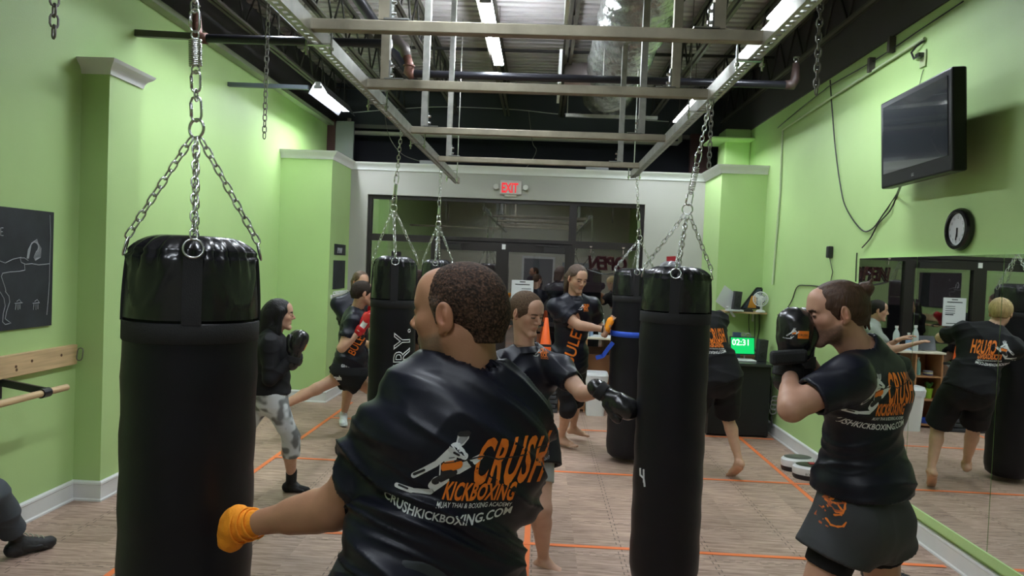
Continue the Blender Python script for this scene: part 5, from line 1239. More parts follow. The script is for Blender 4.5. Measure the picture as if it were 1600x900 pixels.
# ---- the figure
def person(label, q):
    """q: pel, nb (neck base), cf (chest facing), pf (pelvis facing), hd (head centre), hf, hu, wl, wr (wrists), el_p, er_p (elbow poles), al, ar (ankles), kl_p, kr_p, tl, tr (toe directions), s, skin..."""
    s = q.get('s', 1.0); pel, nb, hd = V3(q['pel']), V3(q['nb']), V3(q['hd']); up = nrm(nb - pel)
    cf = V3(*q['cf'], 0); cf = nrm(cf - up * (cf @ up)); cr_ = np.cross(cf, up); pf = nrm(V3(*q.get('pf', q['cf']), 0)); pr = np.cross(pf, V3(0, 0, 1)); fem = q.get('fem', 0); wdt = q.get('w', 1.0)
    J = {}
    for sd, sg in (('l', -1), ('r', 1)):
        J['s' + sd] = V3(q['s' + sd]) if 's' + sd in q else nb + cr_ * sg * (.185 - .02 * fem) * s * wdt - up * .065 * s + cf * q.get('sf' + sd, 0)
        J['h' + sd] = pel + pr * sg * .095 * s - V3(0, 0, .03)
        J['e' + sd], J['w' + sd] = ik(J['s' + sd], q['w' + sd], q.get('ua', .285) * s, q.get('fa', .255) * s, q['e' + sd + '_p'])
        J['k' + sd], J['a' + sd] = ik(J['h' + sd], q['a' + sd], .43 * s, .42 * s, q['k' + sd + '_p'])
    skin = q.get('skin', (.52, .30, .20)); allp = np.array(list(J.values()) + [pel, nb, hd]); lo = allp.min(0) - .3; hi = allp.max(0) + .3; h = q.get('h', .008)
    base = V3(pel[0], pel[1], 0) if not q.get('base') else V3(q['base'])
    e = thing('person', base, label, 'person')
    # --- body
    def torso(F, g, k=.03, belly=0.0):
        ww = q.get('ww', 1.0)
        ct = nb - up * .12 * s; cl = nb - up * .27 * s
        F.cap(ct, cl, (.148 + g) * s * wdt, (.138 + g) * s * wdt * ww, k, flat=cf, sc=1.34 - g * 2); F.cap(cl, pel + up * .06, (.138 + g - .018 * fem) * s * wdt * ww, (.130 + g + belly) * s * wdt * ww, k, flat=cf, sc=1.3 - g * 2)
        F.cap(pel + up * .05, pel - V3(0, 0, .04), (.145 + g) * s * wdt, (.150 + g + .01 * fem) * s * wdt, k, flat=pf, sc=1.28 - g * 2)
        for sg in (-1, 1): F.ell(pel + pr * sg * .075 * s - pf * .055 * s - V3(0, 0, .05), V3(.082, .085, .09) * s + g, frame(pf, (0, 0, 1)), k + .02)
        for sd, sg in (('l', -1), ('r', 1)):
            F.cap(nb - up * q.get('shd', .035) * s + cr_ * sg * .05 * s, J['s' + sd], (.058 + g) * s, (.060 + g) * s, k); F.cap(nb + up * q.get('trap', .045) * s, nb + cr_ * sg * .12 * s - up * .035 * s - cf * .02, (.040 + g * .8) * s, (.036 + g) * s, k)
            F.ell(nb - up * .13 * s + cr_ * sg * .075 * s + cf * .055 * s, V3(.075, .045, .06) * s + g, frame(cf, up), k); F.ell(nb - up * .13 * s + cr_ * sg * .085 * s - cf * .065 * s, V3(.075, .04, .09) * s + g, frame(cf, up), k)
            F.cap(J['s' + sd], nb - up * .22 * s + cr_ * sg * .115 * s * wdt, (.05 + g) * s, (.045 + g) * s, k)
            if fem: F.ell(nb - up * .17 * s + cr_ * sg * .07 * s + cf * .09 * s, V3(.06, .055, .055) * s + g, frame(cf, up), k)
    F = Field(lo, hi, h); torso(F, 0)
    am = q.get('arm', 1.0)
    for sd in 'lr':
        S_, E_, W_ = J['s' + sd], J['e' + sd], J['w' + sd]
        F.cap(S_, E_, .054 * s * am, .042 * s * am, .03); F.ell(S_, V3(.062, .062, .062) * s * am, None, .03); F.cap(S_ * .6 + E_ * .4, S_ * .3 + E_ * .7, .050 * s * am, .045 * s * am, .02)
        F.cap(E_, W_, .041 * s * am, .026 * s * (1 + (am - 1) * .5), .03); F.cap(E_ * .8 + W_ * .2, E_ * .55 + W_ * .45, .044 * s * am, .036 * s * am, .02)
        H_, K_, A_ = J['h' + sd], J['k' + sd], J['a' + sd]; lg = q.get('leg', 1.0)
        F.cap(H_, K_, .088 * s * lg, .054 * s * lg, .04); F.ell(K_, V3(.055, .055, .058) * s * lg, None, .02); bk = nrm(np.cross(np.cross(K_ - H_, A_ - K_) + 1e-6 * pr, A_ - K_)); bk = bk if bk @ V3(*q['k' + sd + '_p']) < 0 else -bk
        F.cap(K_, A_, .050 * s * lg, .033 * s, .03); m_ = K_ * .68 + A_ * .32 + bk * .022 * s; F.cap(K_ * .9 + A_ * .1 + bk * .008, m_, .046 * s * lg, .050 * s * lg, .03); F.cap(m_, K_ * .3 + A_ * .7 + bk * .004, .050 * s * lg, .034 * s, .03)
    F.cap(nb - up * .05, nb + (hd - nb) * .45, .056 * s * q.get('nk', 1), .052 * s * q.get('nk', 1), .03)
    feet = []
    for sd, sg in (('l', -1), ('r', 1)):
        A_ = J['a' + sd]; t = nrm(q['t' + sd]); uf = V3(*q.get('u' + sd, (0, 0, 1))); R_ = frame(t, uf); T = lambda x, y, z: A_ + R_ @ (V3(x, y, z) * s)
        G = Field(A_ - .24, A_ + .24, q.get('fh', .005)); G.cap(A_ + nrm(J['k' + sd] - A_) * .08, A_, .035 * s, .034 * s, .02); G.cap(T(0, -.035, -.045), T(0, .02, -.035), .032 * s, .034 * s, .02)
        G.cap(T(0, .01, -.02), T(-sg * .004, .10, -.052), .034 * s, .026 * s, .03); G.cap(T(sg * .022, .02, -.052), T(sg * .028, .115, -.060), .024 * s, .018 * s, .02); G.cap(T(-sg * .012, .05, -.05), T(-sg * .022, .12, -.058), .022 * s, .021 * s, .02)
        for i in range(5):
            xx = -sg * (.028 - .0155 * i); ll = (.178, .176, .168, .158, .146)[i]; r_ = (.0135, .0095, .009, .0085, .008)[i]; G.cap(T(xx * .9, .125, -.064), T(xx, ll, -.080 + r_), r_ * s, r_ * .95 * s, .004)
        for sg2 in (-1, 1): G.ell(T(sg2 * .03, -.005, .0), V3(.012, .015, .014) * s, R_, .015)
        G.cut(T(0, 0, -.0795), -R_[:, 2]); V, Q = G.mesh(); feet.append((V, Q, np.tile(np.array(q.get('foot' + sd, skin)), (len(V), 1))))
    V, Q = F.mesh(); V = relax(V, Q, 2, .5); C = np.tile(np.array(skin), (len(V), 1))
    for cfun in q.get('paint', []): C = cfun(V, C, J)
    parts = [(V, Q, C)] + feet
    hopt = dict(neck=nb - up * .02, hh=q.get('hh', .004), skin=skin, **q.get('hopt', {})); Rh = frame(q['hf'], q.get('hu', (0, 0, 1)))
    hs = q.get('hs', s); hp, T = head_parts(hd, Rh, hs, skin, q['hair'], hopt); parts.append(hp)
    for sd, sg in (('l', 1), ('r', -1)):
        k = q.get('hand_' + sd)
        if k: parts.append(hand_part(J['w' + sd], frame(k[0], k[1]), sg, skin, k[2], s, k[3] if len(k) > 3 else .12))
    body = mkobj('body', parts, SKIN, e); eo = mkobj('eyes', eyes(T, Rh, hs, q.get('eye', (.12, .07, .04)), None), EYE, e)
    hm = hair_mesh(hd, Rh, hs, q['style'], q['hair'], 'hair', e, hopt)
    # --- clothes
    out = dict(e=e, J=J, body=body, cf=cf, up=up, cr=cr_, nb=nb, pel=pel, T=T, Rh=Rh, pf=pf, pr=pr, s=s)
    def wr(V, Q, amp, dirs=None, fine=1.0):
        N = vnormals(V, Q); L = np.c_[(V - pel) @ cr_, (V - pel) @ cf, (V - pel) @ up]; d = 0
        for (ax, fa, fl, w) in dirs or [((.5, 0, 1), 15, 3, 1.0), ((-.6, .2, .8), 12, 2.5, .8)]:
            a = nrm(ax); b = nrm(np.cross(a, (0, 1, 0))); c = np.cross(a, b); warp = vnoise(L * 5 + 9) * .10
            u = np.c_[(L @ a + warp) * fa, (L @ b) * fl, (L @ c) * fl] + 31; x = vnoise(u); d = d + w * (1 - np.abs(2 * x - 1)) ** 2
        m = vnoise(L * 6 + 3); d = (d - .5) * (.35 + 1.0 * m); return V + N * (amp * d)[:, None]
    if q.get('shirt'):
        c = q['shirt']; F = Field(lo, hi, c.get('h', h)); g = c.get('g', .014); torso(F, g, .04, c.get('belly', .0))
        hem = pel - up * c.get('hem', .10) * s
        F.cap(pel + up * .08, hem - up * .05, (.150 + g + c.get('belly', 0)) * s * wdt * q.get('ww', 1), (.162 + g + c.get('belly', 0)) * s * wdt * q.get('ww', 1), .05, flat=pf, sc=c.get('hsc', 1.2))
        sl = c.get('sleeve', .62)
        for sd in 'lr':
            S_, E_, W_ = J['s' + sd], J['e' + sd], J['w' + sd]; rs = c.get('rs', .068)
            if sl <= 1: F.cap(S_, S_ + (E_ - S_) * (sl + .08), (rs + .004) * s, rs * s, .03)
            else: F.cap(S_, E_, (rs) * s, (rs - .014) * s, .03); F.cap(E_, W_, (rs - .014) * s, (rs - .026) * s, .02)
        for sd in 'lr':
            S_, E_ = J['s' + sd], J['e' + sd]
            if sl <= 1:
                p = S_ + (E_ - S_) * sl; n = nrm(E_ - S_)
                def sf(X, Y, Z, p=p, n=n, S_=S_):
                    d = (X - p[0]) * n[0] + (Y - p[1]) * n[1] + (Z - p[2]) * n[2]; r2 = (X - p[0] - 0) ** 2 + (Y - p[1]) ** 2 + (Z - p[2]) ** 2 - d * d
                    return np.maximum(-d, np.sqrt(np.maximum(r2, 0)) - .105 * s)
                F.op(sf, p - .16, p + .16, 0, 's'); F.cap(p - n * .035, p + n * .1, (c.get('rs', .068) - .010) * s, (c.get('rs', .068) - .010) * s, .0, 's')
        F.cut(hem, -up); F.cap(nb + up * .0 - cf * .0, nb + (hd - nb) * .6, (.064) * s * q.get('nk', 1), .075 * s, .004, 's')
        V, Q = F.mesh(); V = relax(V, Q, 1, .4); V = wr(V, Q, c.get('amp', .010) * 1.3, c.get('dirs'))
        if c.get('warp'): V = c['warp'](V, Q)
        out['shirt'] = mkobj(c.get('name', 't_shirt'), [(V, Q, None)], c.get('m', SHIRTM), e)
        cb = nb + up * .012 * s; R_ = frame(nrm(hd - nb) @ np.eye(3), cf) if False else None
        if c.get('collar', True):
            ax_ = nrm(nrm(hd - nb) - cf * .25); kk = s * q.get('nk', 1)
            MB().lathe([(.088 * kk, -.020), (.080 * kk, -.006), (.071 * kk, .006), (.0665 * kk, .014), (.063 * kk, .015), (.060 * kk, .004)], nb + nrm(hd - nb) * c.get('cz', .028) * s + cf * .004, 40, ax=ax_, cap=False).build('collar', c.get('m', SHIRTM), out['shirt'], smooth=True)
    if q.get('bottom'):
        c = q['bottom']; hb = c.get('h', h); F = Field(lo, hi, hb); g = c.get('g', .016)
        F.cap(pel + up * .06, pel - V3(0, 0, .05), (.14 + g) * s * wdt, (.152 + g + .012 * fem) * s * wdt, .03, flat=pf, sc=1.25)
        for sg in (-1, 1): F.ell(pel + pr * sg * .075 * s - pf * .055 * s - V3(0, 0, .05), V3(.084, .070, .092) * s + g, frame(pf, (0, 0, 1)), .05)
        ln, fl = c['len'], c.get('flare', .02)
        for sd in 'lr':
            H_, K_, A_ = J['h' + sd], J['k' + sd], J['a' + sd]; lg = q.get('leg', 1.0)
            if ln <= 1: F.cap(H_, H_ + (K_ - H_) * (ln + .06), (.092 * lg + g) * s, (.092 * lg + (-.035 * ln) + g + fl) * s, .03)
            else:
                F.cap(H_, K_, (.092 * lg + g) * s, (.056 * lg + g) * s, .04); bkk = K_ + (A_ - K_) * (ln - 1); F.cap(K_, K_ * .6 + A_ * .4, (.056 * lg + g) * s, (.056 * lg + g) * s, .03); F.cap(K_, K_ + (A_ - K_) * (ln - .97), (.056 * lg + g) * s, (.05 - .012 * max(0, ln - 1.4) + g + fl) * s, .03)
        for sd in 'lr':
            H_, K_, A_ = J['h' + sd], J['k' + sd], J['a' + sd]
            p, n = (H_ + (K_ - H_) * ln, nrm(K_ - H_)) if ln <= 1 else (K_ + (A_ - K_) * (ln - 1), nrm(A_ - K_))
            def sf(X, Y, Z, p=p, n=n):
                d = (X - p[0]) * n[0] + (Y - p[1]) * n[1] + (Z - p[2]) * n[2]; r2 = (X - p[0]) ** 2 + (Y - p[1]) ** 2 + (Z - p[2]) ** 2 - d * d
                return np.maximum(-d, np.sqrt(np.maximum(r2, 0)) - .15 * s)
            F.op(sf, p - .2, p + .2, 0, 's')
            if fl > 0.005: F.cap(p - n * .05, p + n * .1, (.092 - .035 * min(ln, 1) + g + fl - .024) * s, (.092 - .035 * min(ln, 1) + g + fl - .024) * s, 0, 's')
        F.cut(pel + V3(0, 0, .10) * s, (0, 0, 1))
        V, Q = F.mesh(); V = relax(V, Q, 1, .4); V = wr(V, Q, c.get('amp', .008), [((.3, 0, 1), 10, 3, 1.0), ((1, 0, .2), 12, 3, .7)])
        CC = None
        if c.get('camo'):
            a = vnoise(V * 15); b = vnoise(V * 29 + 5); w = np.clip((a * .6 + b * .4 - .42) * 7, 0, 1)[:, None]; CC = np.array([.17, .18, .18]) * (1 - w) + np.array([.62, .66, .68]) * w
        out['bottom'] = mkobj(c.get('name', 'shorts'), [(V, Q, CC)], c.get('m', SHIRTM), e)
    return out
def capsule_child(name, m, parent, prims, h=.005, amp=0, cuts=()):
    pts = np.array([p[0] for p in prims] + [p[1] for p in prims]); rm = max(max(p[2], p[3]) for p in prims) + .03; F = Field(pts.min(0) - rm, pts.max(0) + rm, h)
    for p in prims: F.cap(p[0], p[1], p[2], p[3], .012, **(p[4] if len(p) > 4 else {}))
    for c in cuts: F.cut(*c)
    V, Q = F.mesh(); 
    if amp: V = V + vnormals(V, Q) * ((vnoise(V * 60) - .5) * amp)[:, None]
    return mkobj(name, [(V, Q, None)], m, parent)

# ============================================================ the people
NP = lambda px, py, Y: P(px, py, Y)
# --- instructor in the foreground, seen from behind
Yi = 1.70
hd = NP(716, 491, 1.69); nb = NP(738, 608, 1.70); pel = NP(668, 905, 1.66)
wl = NP(386, 820, 1.87)
def tattoo(V, C, J):
    S_, E_ = J['sl'], J['el']; c = S_ * .42 + E_ * .58; d = np.linalg.norm(V - (c + V3(-.045, -.02, .02)), axis=1); m = np.clip((.045 - d) / .012, 0, 1) * (vnoise(V * 85) > .5); C = C * (1 - m[:, None] * .45) + np.array([.10, .10, .09]) * m[:, None] * .45; return C
pi = person('muscular man with buzzed hair seen from behind, his orange wrapped hand on nearest bag', dict(
    pel=pel, nb=nb, hd=hd, cf=(-.22, 1), pf=(-.5, 1), hf=(-1, .42, -.03), hu=(.05, 0, 1), s=1.03, hs=1.05, w=1.12, arm=1.16, leg=1.1, nk=1.12,
    sl=NP(640, 662, 1.66), sr=NP(806, 662, 1.76), trap=.025, shd=.06, ww=.85, ua=.31, fa=.29,
    wl=wl, wr=NP(770, 640, 2.02), el_p=(.3, -.1, -1), er_p=(-1, .6, -.5),
    al=V3(-.75, 2.05, .30), ar=V3(-.05, 1.45, .08), kl_p=(-.5, 1, .3), kr_p=(.3, 1, 0), tl=(-.5, 1, -.3), tr=(.3, 1, 0), h=.006, hh=.0025,
    skin=(.44, .225, .135), hair=(.018, .012, .009), brow=(.03, .02, .015), style='buzz', hopt=dict(beard=((.10, .085, .075), .6), goatee=.9, jaw=1.08, grey=(.24, .21, .18), rec=4, nk=1.12), paint=[tattoo],
    shirt=dict(m=SHIRT, h=.005, g=.014, hem=.16, sleeve=.60, rs=.077, amp=.024, cz=.045, belly=.01,
               dirs=[((.45, .2, 1.0), 17, 2.2, 1.0), ((.5, .2, 1.0), 36, 3.0, .45), ((-.5, 0, .9), 10, 2, .45), ((1, 0, -.15), 7, 2.0, .25)]),
    bottom=dict(m=mat('dark navy shorts', (.02, .026, .032), .6), len=.8, g=.03, flare=.03, amp=.016)))
J = pi['J']; u_ = nrm(J['wl'] - J['el'])
# wrapped hand
fist = capsule_child('hand_wrap', WRAP, pi['e'], [(J['wl'] - u_ * .035, J['wl'] + u_ * .03, .034, .040), (J['wl'] + u_ * .035 + V3(0, 0, .022), J['wl'] + u_ * .055 + V3(0, 0, -.028), .036, .034), (J['wl'] + u_ * .062 + V3(0, 0, .02), J['wl'] + u_ * .068 + V3(0, 0, -.03), .028, .027)], .0035, .004)
for k in range(3): MB().ring(J['wl'] + u_ * (-.028 + .022 * k), u_ + V3(0, 0, .15 * (k - 1)), .0385 + .003 * k, .0032, 24, 6).build('wrap_layer', WRAP, fist, smooth=True)
prt = capsule_child('fist', SKIN, None, [(J['wl'], J['wl'] + u_ * .05, .025, .03)], .005) if False else None
O = NP(739, 746, 1.5); print_on(pi['shirt'], scaled(shirt_items(), .90), O, nrm(V3(1, .0, -.09)), nrm(V3(.22, 0, 1)), (-.05, 1, 0))
# --- bun-haired man at right
Yb = 2.8
hd = NP(1306, 488, 2.80); nb = NP(1352, 563, 2.82); pel = NP(1346, 792, 2.84)
pb = person('man with a hair bun in dark T-shirt and charcoal shorts, gloves raised, at right', dict(
    pel=pel, nb=nb, hd=hd, cf=(-.62, .85), pf=(-.55, .8), hf=(-1, .10, -.20), hu=(-.16, 0, 1), s=1.0, w=1.0,
    sl=NP(1326, 590, 2.66), sr=NP(1392, 585, 3.00),
    wl=NP(1234, 577, 2.78), wr=NP(1262, 560, 3.0), el_p=(-1, -.35, -.55), er_p=(.1, .5, -1), ua=.25, fa=.22,
    al=V3(.95, 2.72, .08), ar=V3(1.52, 2.95, .08), kl_p=(-1, .5, 0), kr_p=(-.2, 1, 0), tl=(-1, .5, 0), tr=(-.6, .8, 0), h=.006, hh=.003,
    skin=(.50, .275, .185), hair=(.060, .030, .017), style='bun', hopt=dict(beard=((.07, .04, .028), .75), jaw=1.0, rec=1),
    shirt=dict(m=SHIRT, h=.0055, g=.015, belly=.016, hsc=1.0, hem=-.075, sleeve=.64, rs=.070, amp=.009, cz=.03, dirs=[((.4, .2, 1), 18, 3, .9), ((-.3, 0, 1), 22, 3, .6)]),
    bottom=dict(m=SHORTC, len=.33, g=.026, flare=.030, amp=.010, h=.006)))
J = pb['J']
for sd in 'lr':
    H_, K_ = J['h' + sd], J['k' + sd]; capsule_child('compression_short', SHIRTM, pb['e'], [(H_ * .8 + K_ * .2, H_ + (K_ - H_) * .55, .092, .081)], .006, cuts=[(H_ + (K_ - H_) * .46, K_ - H_)])
gl = glove(J['wl'] + V3(.0, 0, .045), frame((.12, .05, 1), (-.3, -1, 0)), 1, None, pb['e'], s=1.12, h=.0035)
py_ = np.array([[x, y] for y in (-.014, 0, .014) for x in (.008, .022, .036, .05)]); pf_ = [[r * 4 + k, r * 4 + k + 1, r * 4 + k + 5] for r in range(2) for k in range(3)] + [[r * 4 + k, r * 4 + k + 5, r * 4 + k + 4] for r in range(2) for k in range(3)]
print_on(gl, fighter(.00008, -.014, 0) + [(py_, pf_, ORANGE, 0), T2('CRUSH', .012, .010, -.005, G_PR, .0006, xs=.9)], J['wl'] + V3(-.005, -.25, .135), (1, .1, 0), (0, 0, 1), (0, 1, 0), 'glove_print')
glove(J['wr'] + V3(-.02, 0, .03), frame((.0, .0, 1), (-.2, -1, 0)), -1, None, pb['e'], s=1.05, h=.004)
MB().quadbox(NP(1232, 558, 2.72), (.068, .01, .006), (0, .022, 0), (-.001, 0, .026)).build('glove_cuff', STRAP, pb['e'], bevel=.012)
U = nrm(V3(.80, .58, -.03)); print_on(pb['shirt'], scaled(shirt_items(), .98), NP(1374, 618, 2.72), nrm(V3(.86, .5, -.03)), nrm(V3(.03, 0, 1)), (-.4, 1, 0))
rn = random.Random(4); its = []
for k in range(30):
    x, y = rn.uniform(-.035, .03), rn.uniform(-.08, .075); a = rn.uniform(0, 6.28)
    for j in range(4): x2, y2 = x + .018 * math.cos(a), y + .018 * math.sin(a); its.append(cap2((x, y), (x2, y2), .0038, .002, ORANGE if k % 2 else mat('rust print', (.50, .10, .02), .6))); x, y = x2, y2; a += rn.uniform(.3, 1.1)
print_on(pb['bottom'], its, NP(1303, 785, 2.66), (1, .25, 0), (0, 0, 1), (0, 1, 0), 'flame_print')
# --- young man with short hair, centre
hd = NP(823, 489, 4.30); nb = NP(820, 553, 4.34); pel = NP(822, 676, 4.36)
pc = person('young man with short brown hair in black T-shirt punching the right bag', dict(
    pel=pel, nb=nb, hd=hd, cf=(.50, -1), pf=(.6, -.8), hf=(.80, -.75, -.28), hu=(.1, -.1, 1), s=.98, w=.95, hs=1.02, ua=.248, fa=.23,
    sl=NP(875, 576, 4.28), trap=.03, wl=NP(941, 613, 3.90), el_p=(0, .4, -1), wr=NP(765, 650, 4.2), er_p=(-.4, .2, -1),
    al=NP(849, 873, 4.42), ar=NP(779, 880, 4.40), kl_p=(.0, -1, 0), kr_p=(.2, -1, 0), leg=1.12, tl=(1, -.5, 0), tr=(.2, -1, 0), h=.007, hh=.003, fh=.004,
    skin=(.56, .335, .235), hair=(.10, .062, .038), style='short', eye=(.10, .12, .12), hopt=dict(jaw=.94),
    shirt=dict(m=SHIRT, h=.006, g=.014, hem=.13, sleeve=.55, rs=.066, amp=.010, cz=.032), bottom=dict(m=SHIRTM, len=.42, g=.022, flare=.03, amp=.008)))
J = pc['J']
for sd in 'lr':
    H_, K_ = J['h' + sd], J['k' + sd]; capsule_child('under_short', mat('pale grey cloth', (.42, .44, .43), .8), pc['e'], [(H_, H_ + (K_ - H_) * .78, .098, .080)], .006, cuts=[(H_ + (K_ - H_) * .66, K_ - H_)])
u_ = nrm(J['wl'] - J['el']); glove(J['wl'] + nrm(V3(.8, -.3, -.48)) * .035 + u_ * .01, frame((.80, -.30, -.48), (.1, -.75, .65)), 1, None, pc['e'], s=1.06, h=.004)
glove(J['wr'] + V3(0, 0, .03), frame((.1, 0, 1), (-.3, -1, 0)), -1, None, pc['e'], s=1.0, h=.005)
print_on(pc['shirt'], scaled(shirt_chest(), 1.15), NP(851, 558, 4.1), nrm(V3(1, .3, 0)), (0, 0, 1), (-.1, 1, 0))
for (c0, sx) in ((NP(846, 722, 4.2), 1),): print_on(pc['bottom'], [T2('Crush', .045, -.04, 0, GREYP, xs=.8, shear=.3)], c0, nrm(V3(1, .2, .25)), (0, 0, 1), (-.1, 1, 0), 'shorts_lettering')
# --- tall man holding the far bag
hd = NP(902, 435, 7.06); nb = NP(897, 468, 7.12); pel = NP(889, 563, 7.22)
pt = person('tall man with long slicked back hair bracing the tall bag with orange wrapped hands', dict(
    pel=pel, nb=nb, hd=hd, cf=(.45, -1), pf=(.5, -.9), hf=(.55, -1, -.35), hu=(.1, -.1, 1), s=1.02, w=1.02, hs=1.05,
    wr=NP(947, 515, 6.92), wl=NP(950, 517, 7.12), er_p=(-.2, -.3, -1), el_p=(.3, .4, -.6),
    ar=NP(877, 682, 7.42), al=NP(895, 672, 7.75), kr_p=(.5, -1, 0), kl_p=(.5, -1, 0), tr=(.9, -.7, 0), tl=(1, -.4, 0), h=.009, hh=.0045, fh=.006,
    skin=(.54, .32, .215), hair=(.075, .045, .03), style='back', hopt=dict(beard=((.20, .12, .08), .45)),
    hand_r=((.40, .1, .85), (-.9, -.4, .3), .15, .16), hand_l=((.45, .2, .75), (-.9, .3, .3), .25, .1),
    shirt=dict(m=SHIRT, h=.008, g=.016, hem=.10, sleeve=.66, rs=.070, amp=.012), bottom=dict(m=SHIRTM, len=1.18, g=.012, flare=.004, amp=.012, name='cropped_trousers')))
J = pt['J']; 
for sd, sg in (('r', 1), ('l', -1)):
    k = V3(.40, .1, .85) if sd == 'r' else V3(.45, .2, .75); k = nrm(k); capsule_child('hand_wrap', WRAP, pt['e'], [(J['w' + sd] + k * .005, J['w' + sd] + k * .085, .036, .046, dict(flat=V3(.9, .4, -.3), sc=1.5))], .006)
w_ = J['wr']; MB().ring(w_ + nrm(J['er'] - w_) * .03, J['er'] - w_, .031, .009, 20, 6).build('wrist_watch', PLAS, pt['e'], smooth=True)
print_on(pt['shirt'], scaled(shirt_chest(), 1.5), NP(922, 484, 6.7), nrm(V3(1, .3, 0)), (0, 0, 1), (-.1, 1, 0))
print_on(pt['shirt'], [T2('BULET', .16, -.2, -.06, ORANGE, xs=.9, shear=.1, offset=.002)], NP(897, 545, 6.7), nrm(V3(.25, 0, 1)), nrm(V3(-1, -.2, .25)), (0, 1, 0), 'side_lettering')
# --- woman in black at left
hd = NP(437, 491, 5.55); nb = NP(424, 526, 5.52); pel = NP(422, 607, 5.50)
pw = person('woman with long black hair, black top and grey camouflage leggings, gloves at her chin', dict(
    pel=pel, nb=nb, hd=hd, cf=(.95, .30), pf=(.9, .45), hf=(1, .28, -.02), s=.86, w=1.08, fem=1, hs=.97,
    wl=NP(462, 557, 5.75), wr=NP(458, 562, 5.45), el_p=(-.2, .1, -1), er_p=(.0, -.3, -1),
    ar=NP(455, 753, 5.55), al=V3(-2.45, 5.30, .09), kr_p=(.9, .2, 0), kl_p=(.8, -.3, 0), tr=(.9, .1, -.1), tl=(.8, -.4, 0), h=.008, hh=.004, leg=1.12, nk=.9,
    skin=(.55, .32, .22), hair=(.008, .007, .008), style='long', footr=(.012, .012, .013), footl=(.012, .012, .013),
    shirt=dict(m=SHIRTM, h=.007, g=.018, hem=.04, sleeve=2, rs=.072, amp=.009, name='long_sleeved_top', cz=.02), bottom=dict(m=mat('grey camouflage cloth', (.4, .4, .4), .75, attr=True), camo=True, len=1.42, g=.008, flare=.0, amp=.006, name='leggings')))
J = pw['J']
glove(J['wr'] + V3(.02, -.02, .05), frame((.25, .1, 1), (.6, -.8, 0)), -1, None, pw['e'], s=1.08, h=.005, logo=((-.055, .06, .02), .045, .045, ORANGE))
glove(J['wl'] + V3(.0, .02, .04), frame((-.1, .1, 1), (.6, .8, 0)), 1, None, pw['e'], s=1.02, h=.006)
capsule_child('ankle_sock', SOCKB, pw['e'], [(J['ar'] + V3(0, 0, .08), J['ar'], .042, .040), (J['ar'] + V3(-.03, 0, -.04), J['ar'] + V3(.12, .01, -.06), .040, .026)], .005)
# --- man with red gloves
hd = NP(567, 458, 7.25); nb = NP(556, 487, 7.28); pel = NP(546, 573, 7.32)
pr_ = person('man with red gloves and black fight shorts turned away at left of the second bag', dict(
    pel=pel, nb=nb, hd=hd, cf=(.75, .15), pf=(.8, -.35), hf=(.85, .55, -.05), s=1.0, w=1.02,
    wr=NP(565, 515, 7.05), wl=NP(578, 500, 7.5), er_p=(-.3, -.4, -1), el_p=(0, .2, -1), 
    al=V3(-2.95, 6.75, .09), ar=V3(-1.72, 7.5, .09), kl_p=(.9, -.3, .3), kr_p=(1, 0, 0), tl=(.8, -.3, 0), tr=(1, -.2, 0), h=.009, hh=.005,
    skin=(.54, .315, .21), hair=(.025, .017, .012), style='short',
    shirt=dict(m=SHIRT, h=.008, g=.014, hem=.06, sleeve=.62, rs=.068, amp=.011), bottom=dict(m=SHIRTM, len=.50, g=.026, flare=.045, amp=.010)))
J = pr_['J']; glove(J['wr'] + V3(.02, 0, .04), frame((.55, .1, .8), (-.1, -1, 0)), -1, None, pr_['e'], m=REDGL, s=1.0, h=.006, logo=((0, -.03, .05), .055, .05, WHITEP)); glove(J['wl'] + V3(.02, 0, .03), frame((.4, .1, .9), (0, 1, 0)), 1, None, pr_['e'], m=REDGL, s=1.0, h=.006)
print_on(pr_['shirt'], [T2('BULET', .10, -.10, -.04, ORANGE, xs=.9, shear=.1, offset=.001)], NP(548, 543, 7.0), nrm(V3(.5, 0, 1)), nrm(V3(-1, 0, .5)), (0, 1, 0), 'side_lettering')
print_on(pr_['bottom'], [T2('alleu', .12, -.13, 0, GREYP, xs=.8, offset=.003), T2('Crush', .06, -.24, -.13, WHITEP, xs=.8, offset=.003)], NP(548, 577, 7.0), (1, 0, 0), (0, 0, 1), (0, 1, 0), 'shorts_lettering')
# --- partner behind him
hd = NP(564, 441, 8.1); nb = NP(553, 466, 8.15); pel = NP(550, 562, 8.2)
pp = person('person with tied brown hair standing behind the red gloved man', dict(
    pel=pel, nb=nb, hd=hd, cf=(.6, -.8), pf=(.5, -.8), hf=(.7, -.8, -.1), s=1.0, w=.98,
    wr=NP(575, 540, 7.95), wl=NP(590, 520, 8.1), er_p=(-.4, 0, -1), el_p=(.2, .2, -1), ar=V3(-2.1, 7.95, .09), al=V3(-1.75, 8.25, .09), kr_p=(.5, -1, 0), kl_p=(.5, -1, 0), tr=(.3, -1, 0), tl=(.8, -1, 0),
    h=.010, hh=.006, skin=(.52, .30, .20), hair=(.09, .052, .03), style='back', footr=(.6, .63, .65), footl=(.6, .63, .65), hand_r=((.6, -.2, -.3), (-.3, -1, 0), .6), hand_l=((.6, 0, .2), (0, 1, .2), .6),
    shirt=dict(m=SHIRT, h=.009, g=.016, hem=.10, sleeve=.62, amp=.010), bottom=dict(m=SHIRTM, len=.55, g=.024, flare=.03)))
capsule_child('ankle_sock', SOCKW, pp['e'], [(pp['J']['ar'] + V3(0, 0, .03), pp['J']['ar'] + V3(0, 0, -.02), .040, .040), (pp['J']['ar'] + V3(0, 0, -.042), pp['J']['ar'] + V3(.03, -.13, -.058), .036, .030)], .006)
